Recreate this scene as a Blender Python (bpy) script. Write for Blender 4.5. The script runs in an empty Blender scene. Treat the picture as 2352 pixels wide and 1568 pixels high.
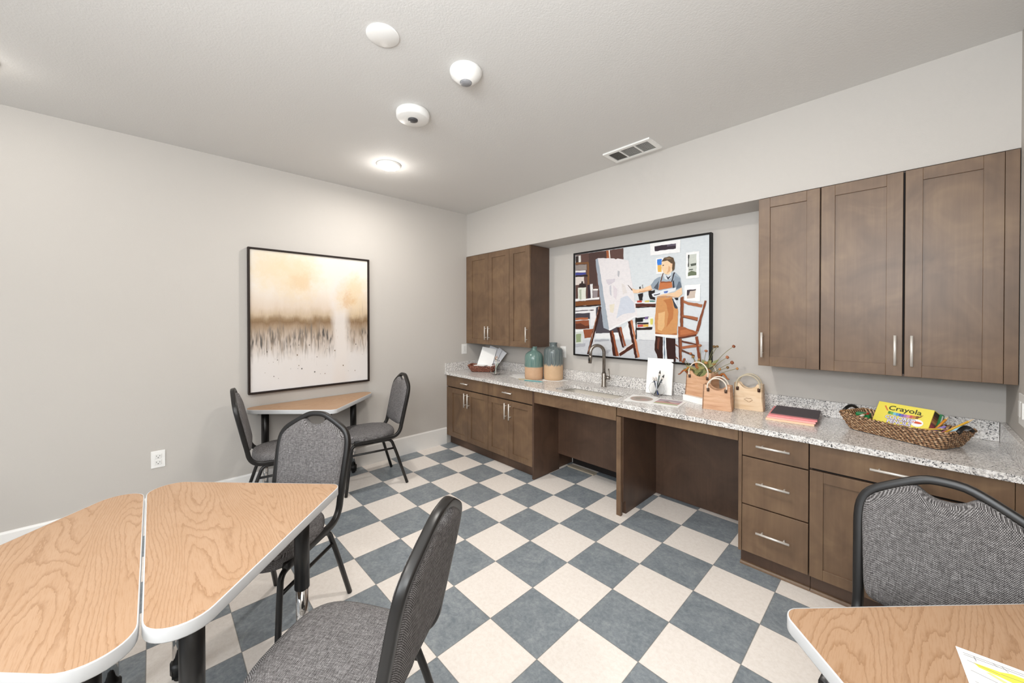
import bpy, bmesh, math, random
from math import sin, cos, pi, radians, sqrt, hypot
from mathutils import Vector, Matrix
random.seed(7)
C = bpy.context.scene.collection
T = 0.3048

# ------------------------------------------------------------------ materials
def lin(c):
    c = c / 255.0
    return c / 12.92 if c <= 0.04045 else ((c + 0.055) / 1.055) ** 2.4
def rgb(h):
    return (lin(int(h[0:2], 16)), lin(int(h[2:4], 16)), lin(int(h[4:6], 16)), 1.0)
class NT:
    def __init__(s, name):
        s.m = bpy.data.materials.new(name); s.m.use_nodes = True
        s.t = s.m.node_tree; s.n = s.t.nodes
        s.b = s.n['Principled BSDF']
    def add(s, typ, **kw):
        nd = s.n.new(typ)
        for k, v in kw.items():
            if k == 'ins':
                for i, val in v.items():
                    if isinstance(val, bpy.types.NodeSocket): s.t.links.new(val, nd.inputs[i])
                    else: nd.inputs[i].default_value = val
            else: setattr(nd, k, v)
        return nd
    def math(s, op, a, b=None, c=None):
        nd = s.n.new('ShaderNodeMath'); nd.operation = op
        for i, v in enumerate((a, b, c)):
            if v is None: continue
            if isinstance(v, bpy.types.NodeSocket): s.t.links.new(v, nd.inputs[i])
            else: nd.inputs[i].default_value = v
        return nd.outputs[0]
    def link(s, a, b): s.t.links.new(a, b)
    def coord(s, scale=(1, 1, 1), loc=(0, 0, 0), kind='Object', rnd=False):
        tc = s.n.new('ShaderNodeTexCoord'); src = tc.outputs[kind]
        if rnd:
            oi = s.n.new('ShaderNodeObjectInfo')
            sc = s.add('ShaderNodeVectorMath', operation='SCALE'); s.link(oi.outputs['Location'], sc.inputs[0]); sc.inputs['Scale'].default_value = 7.3
            ad = s.add('ShaderNodeVectorMath', operation='ADD'); s.link(src, ad.inputs[0]); s.link(sc.outputs[0], ad.inputs[1]); src = ad.outputs[0]
        mp = s.n.new('ShaderNodeMapping'); mp.inputs['Scale'].default_value = scale; mp.inputs['Location'].default_value = loc
        s.link(src, mp.inputs['Vector']); return mp.outputs[0]
    def noise(s, vec, scale, detail=3, rough=0.5, dist=0.0):
        nd = s.n.new('ShaderNodeTexNoise'); s.link(vec, nd.inputs['Vector'])
        nd.inputs['Scale'].default_value = scale; nd.inputs['Detail'].default_value = detail
        nd.inputs['Roughness'].default_value = rough; nd.inputs['Distortion'].default_value = dist
        return nd.outputs[0]
    def ramp(s, fac, stops, interp='LINEAR'):
        nd = s.n.new('ShaderNodeValToRGB'); nd.color_ramp.interpolation = interp
        e = nd.color_ramp.elements
        while len(e) < len(stops): e.new(0.5)
        for i, (p, c) in enumerate(stops):
            e[i].position = p; e[i].color = rgb(c) if isinstance(c, str) else (c, c, c, 1)
        s.link(fac, nd.inputs[0]); return nd.outputs[0]
    def mix(s, fac, a, b, mode='MIX'):
        nd = s.n.new('ShaderNodeMix'); nd.data_type = 'RGBA'; nd.blend_type = mode
        for sock, v in ((nd.inputs[0], fac), (nd.inputs[6], a), (nd.inputs[7], b)):
            if isinstance(v, bpy.types.NodeSocket): s.link(v, sock)
            elif isinstance(v, str): sock.default_value = rgb(v)
            else: sock.default_value = v
        return nd.outputs[2]
    def bump(s, h, strength=0.2, dist=0.002):
        nd = s.n.new('ShaderNodeBump'); nd.inputs['Strength'].default_value = strength; nd.inputs['Distance'].default_value = dist
        s.link(h, nd.inputs['Height']); s.link(nd.outputs[0], s.b.inputs['Normal'])
    def col(s, v):
        if isinstance(v, bpy.types.NodeSocket): s.link(v, s.b.inputs['Base Color'])
        else: s.b.inputs['Base Color'].default_value = rgb(v)
    def set(s, rough=0.5, metal=0.0, spec=None, trans=None, coat=None, ior=None):
        s.b.inputs['Roughness'].default_value = rough; s.b.inputs['Metallic'].default_value = metal
        if spec is not None: s.b.inputs['Specular IOR Level'].default_value = spec
        if trans is not None: s.b.inputs['Transmission Weight'].default_value = trans
        if coat is not None: s.b.inputs['Coat Weight'].default_value = coat; s.b.inputs['Coat Roughness'].default_value = 0.32
        if ior is not None: s.b.inputs['IOR'].default_value = ior
        return s.m
_plain = {}
def plain(h, rough=0.5, metal=0.0, spec=None, var=0.04):
    key = (h, rough, metal, spec)
    if key not in _plain:
        s = NT('paint_' + h); n = s.noise(s.coord(), 14, 2)
        if var:
            dark = s.mix(1.0, h, (1 - var * 2.5,) * 3 + (1,), 'MULTIPLY')
            s.col(s.mix(n, h, dark))
        else: s.col(h)
        _plain[key] = s.set(rough, metal, spec)
    return _plain[key]
def ink(h):
    s = NT('ink_' + h); st = s.noise(s.coord((18, 18, 60)), 1.6, 4, 0.7, 0.5); b = s.noise(s.coord(), 30, 2)
    base = s.mix(1.0, h, (.88, .88, .88, 1), 'MULTIPLY')
    c = s.mix(s.ramp(st, [(0.35, 0.0), (0.7, 0.3)]), base, s.mix(1.0, base, (1.32, 1.28, 1.24, 1), 'MULTIPLY'))
    c = s.mix(s.ramp(b, [(0.5, 0.0), (0.8, 0.22)]), c, s.mix(1.0, base, (.72, .72, .76, 1), 'MULTIPLY'))
    s.col(c); return s.set(0.6, 0, 0.25)
M = {}
def mk_wall(name, h, bump=0.25, scale=170):
    s = NT(name); v = s.coord()
    n = s.noise(v, scale, 3, 0.6); n2 = s.noise(v, 0.9, 2)
    s.col(s.mix(n2, h, s.mix(1.0, h, (0.95, 0.95, 0.95, 1), 'MULTIPLY'))); s.bump(n, bump, 0.003)
    M[name] = s.set(0.75, 0, 0.25)
mk_wall('wall', 'c6c1bb', 0.15)
mk_wall('ceiling', 'dcdad7', 0.35, 120)
M['white_trim'] = plain('f1efec', 0.45, var=0.01)
M['white_plastic'] = plain('f3f2ef', 0.35, var=0.01)
def mk_floor():
    s = NT('vinyl_tile'); v = s.coord()
    ck = s.add('ShaderNodeTexChecker', ins={'Vector': s.coord((1 / T, 1 / T, 1), (0, 0, 0.5)), 'Scale': 1.0, 'Color1': (0, 0, 0, 1), 'Color2': (1, 1, 1, 1)})
    fine = s.noise(v, 55, 5, 0.7, 0.6); sp = s.noise(s.coord((1, 1.6, 1)), 160, 2, 0.6); big = s.noise(v, 9, 4, 0.65, 1.2)
    dark = s.ramp(s.math('ADD', s.math('MULTIPLY', fine, .55), s.math('MULTIPLY', big, .45)), [(0.36, '727b82'), (0.5, '868e94'), (0.66, '9ea4a8')])
    dark = s.mix(s.ramp(sp, [(0.70, 0.0), (0.76, 0.55)]), dark, 'a3adb2')
    lite = s.ramp(fine, [(0.35, 'ede5dd'), (0.6, 'f5eee7')])
    lite = s.mix(s.ramp(sp, [(0.66, 0.0), (0.72, 0.5)]), lite, 'c9b9a6')
    col = s.mix(ck.outputs['Fac'], lite, dark)
    sep = s.add('ShaderNodeSeparateXYZ', ins={0: v})
    def edge(o):
        f = s.math('FRACT', s.math('DIVIDE', o, T)); return s.math('MINIMUM', f, s.math('SUBTRACT', 1.0, f))
    d = s.math('MINIMUM', edge(sep.outputs[0]), edge(sep.outputs[1]))
    seam = s.ramp(d, [(0.0, 1.0), (0.004, 1.0), (0.008, 0.0)])
    s.col(s.mix(s.math('MULTIPLY', seam, 0.6), col, '6d675f')); s.bump(fine, 0.05, 0.001)
    M['floor'] = s.set(0.34, 0, 0.4)
mk_floor()
def mk_cab(name, a, b, c, rough=0.36):
    s = NT(name); v = s.coord(rnd=True)
    big = s.noise(v, 4.5, 3, 0.6, 0.8); gr = s.noise(s.coord((60, 60, 3), rnd=True), 1.0, 3, 0.6)
    f = s.math('ADD', s.math('MULTIPLY', big, 0.75), s.math('MULTIPLY', gr, 0.25))
    s.col(s.ramp(f, [(0.3, a), (0.5, b), (0.72, c)])); s.bump(gr, 0.06, 0.001)
    M[name] = s.set(rough, 0, 0.4, coat=0.12)
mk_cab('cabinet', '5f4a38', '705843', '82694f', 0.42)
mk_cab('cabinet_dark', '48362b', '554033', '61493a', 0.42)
M['gap'] = plain('1c1512', 0.8)  # near-black sheet behind the fronts, paints the shade between doors and drawers
def mk_oak():
    s = NT('oak_laminate'); v = s.coord((0.42, 2.7, 1), rnd=True)
    n0 = s.noise(s.coord((1.2, 3, 1), rnd=True), 4.0, 2)
    h = s.noise(v, 1.55, 2.0, 0.4, 0.25)
    sep = s.add('ShaderNodeSeparateXYZ', ins={0: s.coord()})
    w = s.math('ADD', s.math('MULTIPLY', h, 44.0), s.math('ADD', s.math('MULTIPLY', sep.outputs[1], 52.0), s.math('MULTIPLY', s.noise(s.coord((7, 34, 1), rnd=True), 2.2, 3, 0.65), 1.1)))
    fr = s.math('FRACT', w)
    line = s.ramp(fr, [(0.0, 0.1), (0.05, 1.0), (0.16, 0.45), (0.34, 0.0), (0.95, 0.0)])
    pore = s.ramp(s.noise(s.coord((22, 420, 1), rnd=True), 1.0, 3, 0.7), [(0.5, 0.0), (0.68, 1.0)])
    base = s.mix(n0, (.465, .305, .195, 1), (.40, .245, .142, 1))
    col = s.mix(s.math('MULTIPLY', line, 0.72), base, '8f6b4c')
    col = s.mix(s.math('MULTIPLY', pore, 0.6), col, 'a17b59')
    s.col(col); M['oak'] = s.set(0.42, 0, 0.4)
mk_oak()
def mk_granite():
    s = NT('granite'); v = s.coord()
    n1 = s.noise(v, 85, 3, 0.65, 0.4); n2 = s.noise(s.coord(loc=(3, 5, 1)), 120, 2, 0.6); n3 = s.noise(s.coord(loc=(7, 1, 2)), 24, 3, 0.6)
    col = s.ramp(n1, [(0.30, 'b9b4b0'), (0.46, 'd9d5d1'), (0.6, 'f2efec')])
    col = s.mix(s.ramp(n2, [(0.57, 0.0), (0.61, 0.85)]), col, '8a8889')
    col = s.mix(s.ramp(s.math('ADD', s.math('MULTIPLY', s.noise(s.coord(loc=(1, 9, 4)), 150, 2, 0.5), .8), s.math('MULTIPLY', n3, .2)), [(0.585, 0.0), (0.62, 0.95)]), col, '3a393a')
    s.col(col); M['granite'] = s.set(0.2, 0, 0.45)
mk_granite()
def mk_fabric():
    s = NT('woven_fabric'); tc = s.n.new('ShaderNodeTexCoord')
    sep = s.add('ShaderNodeSeparateXYZ', ins={0: tc.outputs['Object']})
    x = sep.outputs[0]; w = s.math('ADD', sep.outputs[1], sep.outputs[2])
    k = 2 * pi / 0.0046
    a = s.math('SINE', s.math('MULTIPLY', x, k)); b = s.math('SINE', s.math('MULTIPLY', w, k))
    dots = s.math('MULTIPLY_ADD', s.math('MULTIPLY', a, b), 0.5, 0.5)
    st = s.noise(s.coord((60, 500, 500)), 1.0, 3, 0.7); st2 = s.noise(s.coord((420, 50, 50)), 1.0, 2, 0.6)
    f = s.math('ADD', s.math('MULTIPLY', dots, 0.34), s.math('ADD', s.math('MULTIPLY', st, 0.42), s.math('MULTIPLY', st2, 0.24)))
    s.col(s.ramp(f, [(0.33, '232222'), (0.46, '555252'), (0.56, '7b7878'), (0.71, 'c2c0c0')])); s.bump(dots, 0.35, 0.002)
    M['fabric'] = s.set(0.9, 0, 0.15)
mk_fabric()
M['black_metal'] = plain('1a1817', 0.36, 0.0, 0.5)
M['black_plastic'] = plain('161515', 0.45)
M['seat_under'] = plain('12100f', 0.8)
M['tmold'] = plain('cccdce', 0.42, var=0.01)
def mk_metal(name, h, rough, metal=1.0):
    s = NT(name); n = s.noise(s.coord((4, 4, 300)), 1.0, 2)
    s.col(s.mix(n, h, s.mix(1.0, h, (.88, .88, .88, 1), 'MULTIPLY'))); M[name] = s.set(rough, metal)
mk_metal('steel', 'e8e3dc', 0.42, 0.55); mk_metal('chrome', 'd8d6d4', 0.08); mk_metal('faucet', '9a938c', 0.27); mk_metal('sink', 'c4beb4', 0.45, 0.45)
M['frame_wood'] = plain('241914', 0.5, 0, .3); M['frame_black'] = plain('100c0b', 0.5, 0, .25)
M['paper'] = plain('f7f7f5', 0.7, var=0.01); M['paper_grey'] = plain('dfe0e4', 0.7, var=0.01)
def mk_glass():
    s = NT('clear_glass'); s.col('ffffff'); n = s.noise(s.coord(), 3, 1); s.bump(n, 0.02, 0.001)
    M['glass'] = s.set(0.0, 0, 0.5, trans=1.0, ior=1.12)
mk_glass()
def mk_vase(name, top, mid, clay, zsplit, drip):
    s = NT(name); tc = s.n.new('ShaderNodeTexCoord'); sep = s.add('ShaderNodeSeparateXYZ', ins={0: tc.outputs['Object']})
    ang = s.math('ARCTAN2', sep.outputs[1], sep.outputs[0])
    cx = s.add('ShaderNodeCombineXYZ', ins={0: s.math('MULTIPLY', ang, 5.0), 1: s.math('MULTIPLY', sep.outputs[2], 1.5), 2: 0.0})
    st = s.noise(cx.outputs[0], 2.2, 3, 0.6)
    z = s.math('ADD', sep.outputs[2], s.math('MULTIPLY', s.math('SUBTRACT', st, 0.5), drip))
    glaze = s.mix(s.ramp(st, [(0.35, 0.0), (0.65, 1.0)]), top, mid)
    glaze = s.mix(s.ramp(s.noise(cx.outputs[0], 5.0, 2), [(0.62, 0.0), (0.7, 0.6)]), glaze, '9fae9f')
    cl = s.mix(s.noise(s.coord(), 25, 3), clay, s.mix(1.0, clay, (.86, .84, .8, 1), 'MULTIPLY'))
    f = s.ramp(s.math('SUBTRACT', z, zsplit - 0.5), [(0.495, 0.0), (0.505, 1.0)])
    s.col(s.mix(f, cl, glaze)); s.link(s.ramp(f, [(0, 0.7), (1, 0.22)]), s.b.inputs['Roughness'])
    M[name] = s.m
mk_vase('vase_teal', '4d716b', '7b918a', 'd2ad8d', 0.125, 0.012)
mk_vase('vase_grey', '414d53', '7d8684', 'd5b491', 0.15, 0.10)
def mk_wicker():
    s = NT('seagrass'); at = s.n.new('ShaderNodeAttribute'); at.attribute_name = 'bump'
    n = s.noise(s.coord(), 110, 2, 0.6)
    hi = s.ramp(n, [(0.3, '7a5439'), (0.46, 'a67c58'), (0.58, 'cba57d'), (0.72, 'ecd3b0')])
    s.col(s.mix(s.ramp(at.outputs['Fac'], [(0.12, 0.0), (0.5, 1.0)]), '24140d', hi)); M['seagrass'] = s.set(0.5)  # shade between the strands painted in, darker where the weave is low
    s = NT('red_wicker'); at = s.n.new('ShaderNodeAttribute'); at.attribute_name = 'bump'
    n = s.noise(s.coord(), 110, 2, 0.6)
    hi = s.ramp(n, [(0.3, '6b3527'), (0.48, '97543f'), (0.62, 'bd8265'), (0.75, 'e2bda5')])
    s.col(s.mix(s.ramp(at.outputs['Fac'], [(0.12, 0.0), (0.5, 1.0)]), '220f0b', hi)); M['red_wicker'] = s.set(0.5)  # same painted crevice shade on the red weave
mk_wicker()
def mk_pine(name, a, b, c):
    s = NT(name); n = s.noise(s.coord((2.2, 2.2, 22)), 2.2, 4, 0.6, 0.6)
    kn = s.noise(s.coord(loc=(4, 2, 1)), 13, 2)
    col = s.ramp(n, [(0.3, c), (0.5, b), (0.65, a)]); col = s.mix(s.ramp(kn, [(0.68, 0.0), (0.78, 0.8)]), col, '8a5a35')
    s.col(col); M[name] = s.set(0.55)
mk_pine('pine', 'dcb493', 'cfa27f', 'bb8b68'); mk_pine('pale_pine', 'ecd5b8', 'e6caa8', 'd8b78f')
M['bamboo'] = plain('ece0d0', 0.5)
M['bamboo_dark'] = plain('c9bda4', 0.5)
def mk_emit():
    s = NT('lit_lens'); n = s.noise(s.coord(), 4, 1)
    s.col('ffffff'); s.b.inputs['Emission Color'].default_value = (1, 0.93, 0.82, 1); s.link(s.math('MULTIPLY_ADD', n, 1.0, 14.0), s.b.inputs['Emission Strength'])
    M['lens'] = s.set(0.4)
mk_emit()
def mk_land():
    s = NT('misty_landscape'); tc = s.n.new('ShaderNodeTexCoord')
    sep = s.add('ShaderNodeSeparateXYZ', ins={0: tc.outputs['Object']})
    S = s.math('DIVIDE', sep.outputs[1], 0.97); Z = s.math('DIVIDE', sep.outputs[2], 1.18)     # both -0.5 .. 0.5
    wob = s.noise(s.coord((1, 3.0, 1.2)), 3.0, 4, 0.6)
    z2 = s.math('ADD', s.math('ADD', Z, 0.5), s.math('MULTIPLY', s.math('SUBTRACT', wob, 0.5), 0.13))
    sky = s.ramp(z2, [(0.0, 'f5f1ef'), (0.22, 'f1ebe7'), (0.36, 'd9c9bb'), (0.455, 'b29a80'), (0.49, '94785b'), (0.512, 'a58b6d'), (0.55, 'd3bda2'), (0.61, 'ead8c6'), (0.74, 'f8eee2'), (1.0, 'fdf6ea')])
    path = s.math('ABSOLUTE', s.math('SUBTRACT', s.math('ADD', S, s.math('MULTIPLY', s.math('SUBTRACT', wob, 0.5), 0.10)), 0.235))
    pm = s.ramp(path, [(0.035, 1.0), (0.10, 0.0)])
    col = s.mix(s.math('MULTIPLY', pm, 0.88), sky, 'f4ece6')
    def blob(cs, cz, r, c, am):
        d = s.math('SQRT', s.math('ADD', s.math('POWER', s.math('SUBTRACT', S, cs), 2.0), s.math('POWER', s.math('SUBTRACT', Z, cz), 2.0)))
        d = s.math('ADD', d, s.math('MULTIPLY', s.math('SUBTRACT', s.noise(s.coord(loc=(cs * 9, 2, cz * 5)), 7, 5, 0.75), 0.5), 0.35))
        return s.mix(s.math('MULTIPLY', s.ramp(d, [(r * 0.3, 1.0), (r, 0.0)]), am), col, c)
    col = blob(-0.14, 0.33, 0.24, 'f3dbb4', 0.7); col = blob(-0.10, 0.29, 0.10, 'e8c394', 0.35); col = blob(-0.36, 0.38, 0.2, 'f6e2bf', 0.7)
    col = blob(0.36, 0.2, 0.20, 'f2d8ae', 0.7); col = blob(0.30, 0.17, 0.08, 'e0ad78', 0.45)
    def strands(fs, fz, lo, hi, z0, z1, c, am, col, cl=(0.42, 0.6), seed=0.0):
        st = s.ramp(s.noise(s.coord((1, fs, fz), (seed, seed, 0)), 1.0, 2, 0.55, 0.3), [(lo, 0.0), (hi, 1.0)])
        zz = s.math('ADD', s.math('ADD', Z, 0.5), s.math('MULTIPLY', s.math('SUBTRACT', s.noise(s.coord((1, 26, 2), (seed, 0, 3)), 1.0, 2), 0.5), 0.22))
        band = s.ramp(zz, [(z0 - .05, 0.0), (z0 + .03, 1.0), (z1 - .03, 1.0), (z1 + .02, 0.0)])
        clump = s.ramp(s.noise(s.coord((1, 5.5, 4), (seed * 2, 1, seed)), 1.0, 2), [(cl[0], 0.0), (cl[1], 1.0)])
        off = s.ramp(path, [(0.05, 0.0), (0.11, 1.0)])
        return s.mix(s.math('MULTIPLY', s.math('MULTIPLY', s.math('MULTIPLY', st, band), s.math('MULTIPLY', clump, off)), am), col, c)
    col = strands(48, 5, .50, .62, .27, .50, '9c8873', 0.7, col, (.30, .5), 1.3)
    col = strands(85, 6, .50, .60, .24, .44, '837a72', 0.75, col, (.40, .55), 4.7)
    col = strands(60, 7, .48, .58, .30, .43, '55524f', 0.9, col, (.47, .6), 8.1)
    col = strands(30, 9, .50, .60, .30, .42, '4a4846', 0.85, col, (.54, .66), 2.9)
    s.col(s.mix(1.0, col, (.80, .80, .80, 1), 'MULTIPLY')); M['landscape'] = s.set(0.7, 0, 0.2)
mk_land()

# ------------------------------------------------------------------ mesh builder
class MB:
    def __init__(s): s.v = []; s.f = []; s.mi = []; s.sm = []; s.att = None
    def add(s, vs, fs, mi=0, smooth=False):
        o = len(s.v); s.v += [tuple(v) for v in vs]
        for f in fs: s.f.append([o + i for i in f]); s.mi.append(mi); s.sm.append(smooth)
        return s
    def box(s, x0, x1, y0, y1, z0, z1, mi=0):
        v = [(x0, y0, z0), (x1, y0, z0), (x1, y1, z0), (x0, y1, z0), (x0, y0, z1), (x1, y0, z1), (x1, y1, z1), (x0, y1, z1)]
        return s.add(v, [(0, 3, 2, 1), (4, 5, 6, 7), (0, 1, 5, 4), (1, 2, 6, 5), (2, 3, 7, 6), (3, 0, 4, 7)], mi)
    def prism(s, poly, z0, z1, mi=0, smooth=False, top=True, bottom=True):
        n = len(poly); v = [(x, y, z0) for x, y in poly] + [(x, y, z1) for x, y in poly]
        s.add(v, [(i, (i + 1) % n, n + (i + 1) % n, n + i) for i in range(n)], mi, smooth)
        o = len(s.v) - 2 * n
        if top: s.f.append([o + n + i for i in range(n)]); s.mi.append(mi); s.sm.append(False)
        if bottom: s.f.append([o + i for i in reversed(range(n))]); s.mi.append(mi); s.sm.append(False)
        return s
    def rings(s, rings, mi=0, cap0=True, cap1=True, smooth=True):
        n = len(rings[0]); v = [p for r in rings for p in r]; f = []
        for k in range(len(rings) - 1):
            for i in range(n): f.append((k * n + i, k * n + (i + 1) % n, (k + 1) * n + (i + 1) % n, (k + 1) * n + i))
        if cap0: f.append(tuple(reversed(range(n))))
        if cap1: f.append(tuple((len(rings) - 1) * n + i for i in range(n)))
        return s.add(v, f, mi, smooth)
    def lathe(s, prof, n=32, c=(0, 0, 0), mi=0, smooth=True, cap0=True, cap1=True):
        return s.rings([[(c[0] + r * cos(2 * pi * i / n), c[1] + r * sin(2 * pi * i / n), c[2] + z) for i in range(n)] for r, z in prof], mi, cap0, cap1, smooth)
    def tube(s, path, r, r2=None, n=10, mi=0, up=None, closed=False, square=False, taper=None):
        P = [Vector(p) for p in path]; m = len(P); rr = r2 or r; rings = []; nrm = None
        for i in range(m):
            a = P[i - 1] if (i > 0 or closed) else P[i]; b = P[(i + 1) % m] if (i < m - 1 or closed) else P[i]
            t = (b - a).normalized()
            if nrm is None:
                nrm = Vector(up) if up is not None else (Vector((0, 0, 1)) if abs(t.z) < 0.9 else Vector((1, 0, 0)))
            nrm = (nrm - t * nrm.dot(t)).normalized(); bn = t.cross(nrm)
            k = 1.0 if taper is None else taper[0] + (taper[1] - taper[0]) * i / (m - 1)
            ring = []
            for j in range(n):
                an = 2 * pi * (j + 0.5) / n; ca, sa = cos(an), sin(an)
                if square: e = 0.45; ca = math.copysign(abs(ca) ** e, ca); sa = math.copysign(abs(sa) ** e, sa)
                ring.append(P[i] + nrm * (ca * r * k) + bn * (sa * rr * k))
            rings.append(ring)
        if closed: rings.append(rings[0])
        return s.rings(rings, mi, not closed, not closed)
    def build(s, name, mats, parent=None, bevel=0, loc=None, rotz=0):
        me = bpy.data.meshes.new(name); me.from_pydata(s.v, [], s.f)
        for m in (mats if isinstance(mats, (list, tuple)) else [mats]): me.materials.append(m)
        me.polygons.foreach_set('material_index', s.mi); me.polygons.foreach_set('use_smooth', s.sm)
        if s.att:
            at = me.attributes.new('bump', 'FLOAT', 'POINT'); at.data.foreach_set('value', s.att)
        me.update(); o = bpy.data.objects.new(name, me); C.objects.link(o); o.parent = parent
        if loc is not None: o.location = loc
        o.rotation_euler.z = rotz
        if bevel:
            b = o.modifiers.new('edge', 'BEVEL'); b.width = bevel; b.segments = 2; b.limit_method = 'ANGLE'; b.angle_limit = radians(40); b.harden_normals = False
        return o
def tag(o, label, cat, group=None, kind=None):
    o['label'] = label; o['category'] = cat
    if group: o['group'] = group
    if kind: o['kind'] = kind
    return o
def thing(name, label, cat, loc=(0, 0, 0), rotz=0, group=None):
    o = bpy.data.objects.new(name, None); C.objects.link(o); o.location = loc; o.rotation_euler.z = rotz; o.empty_display_size = 0.05
    return tag(o, label, cat, group)
def struct(name, mb, m, bevel=0, label=None):
    o = mb.build(name, m, None, bevel); o['kind'] = 'structure'
    return o
def dup(root, loc, rotz, label, group=None):
    r = root.copy(); C.objects.link(r); r.location = loc; r.rotation_euler.z = rotz; r['label'] = label
    if group: r['group'] = group
    for ch in list(root.children):
        c = ch.copy(); C.objects.link(c); c.parent = r
        for g in list(ch.children):
            d = g.copy(); C.objects.link(d); d.parent = c
    return r
def arc_pts(p0, p1, p2, n=6):
    a, b, c = Vector(p0), Vector(p1), Vector(p2)
    return [a * (1 - t) ** 2 + b * 2 * t * (1 - t) + c * t * t for t in [i / n for i in range(n + 1)]]
def smooth_path(P, sub=3):
    P = [Vector(p) for p in P]; out = []
    for i in range(len(P) - 1):
        a, b, c, d = P[max(i - 1, 0)], P[i], P[i + 1], P[min(i + 2, len(P) - 1)]
        for k in range(sub):
            t = k / sub
            out.append(0.5 * ((2 * b) + (c - a) * t + (2 * a - 5 * b + 4 * c - d) * t * t + (3 * b - a - 3 * c + d) * t ** 3))
    return out + [P[-1]]
def round_poly(vs, rs, n=10):
    out = []; m = len(vs)
    for i in range(m):
        p = Vector(vs[i]); a = (Vector(vs[i - 1]) - p).normalized(); b = (Vector(vs[(i + 1) % m]) - p).normalized()
        th = a.angle(b); d = rs[i] / math.tan(th / 2); c = p + (a + b).normalized() * (rs[i] / sin(th / 2))
        s0 = p + a * d - c; s1 = p + b * d - c; a0 = math.atan2(s0.y, s0.x); a1 = math.atan2(s1.y, s1.x)
        da = (a1 - a0 + pi) % (2 * pi) - pi
        for k in range(n + 1):
            an = a0 + da * k / n; out.append((c.x + rs[i] * cos(an), c.y + rs[i] * sin(an)))
    return out
def text_mesh(mb, s, size, place, mi=0, weight=0.0, extrude=0.0, xscale=1.0):
    cu = bpy.data.curves.new('txt', 'FONT'); cu.body = s; cu.size = size; cu.offset = weight; cu.align_x = 'CENTER'; cu.resolution_u = 3
    ob = bpy.data.objects.new('txt', cu); C.objects.link(ob); bpy.context.view_layer.update()
    me = bpy.data.meshes.new_from_object(ob.evaluated_get(bpy.context.evaluated_depsgraph_get()))
    mb.add([place(v.co.x * xscale, v.co.y) for v in me.vertices], [tuple(p.vertices) for p in me.polygons], mi)
    bpy.data.objects.remove(ob); bpy.data.meshes.remove(me); bpy.data.curves.remove(cu)
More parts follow.
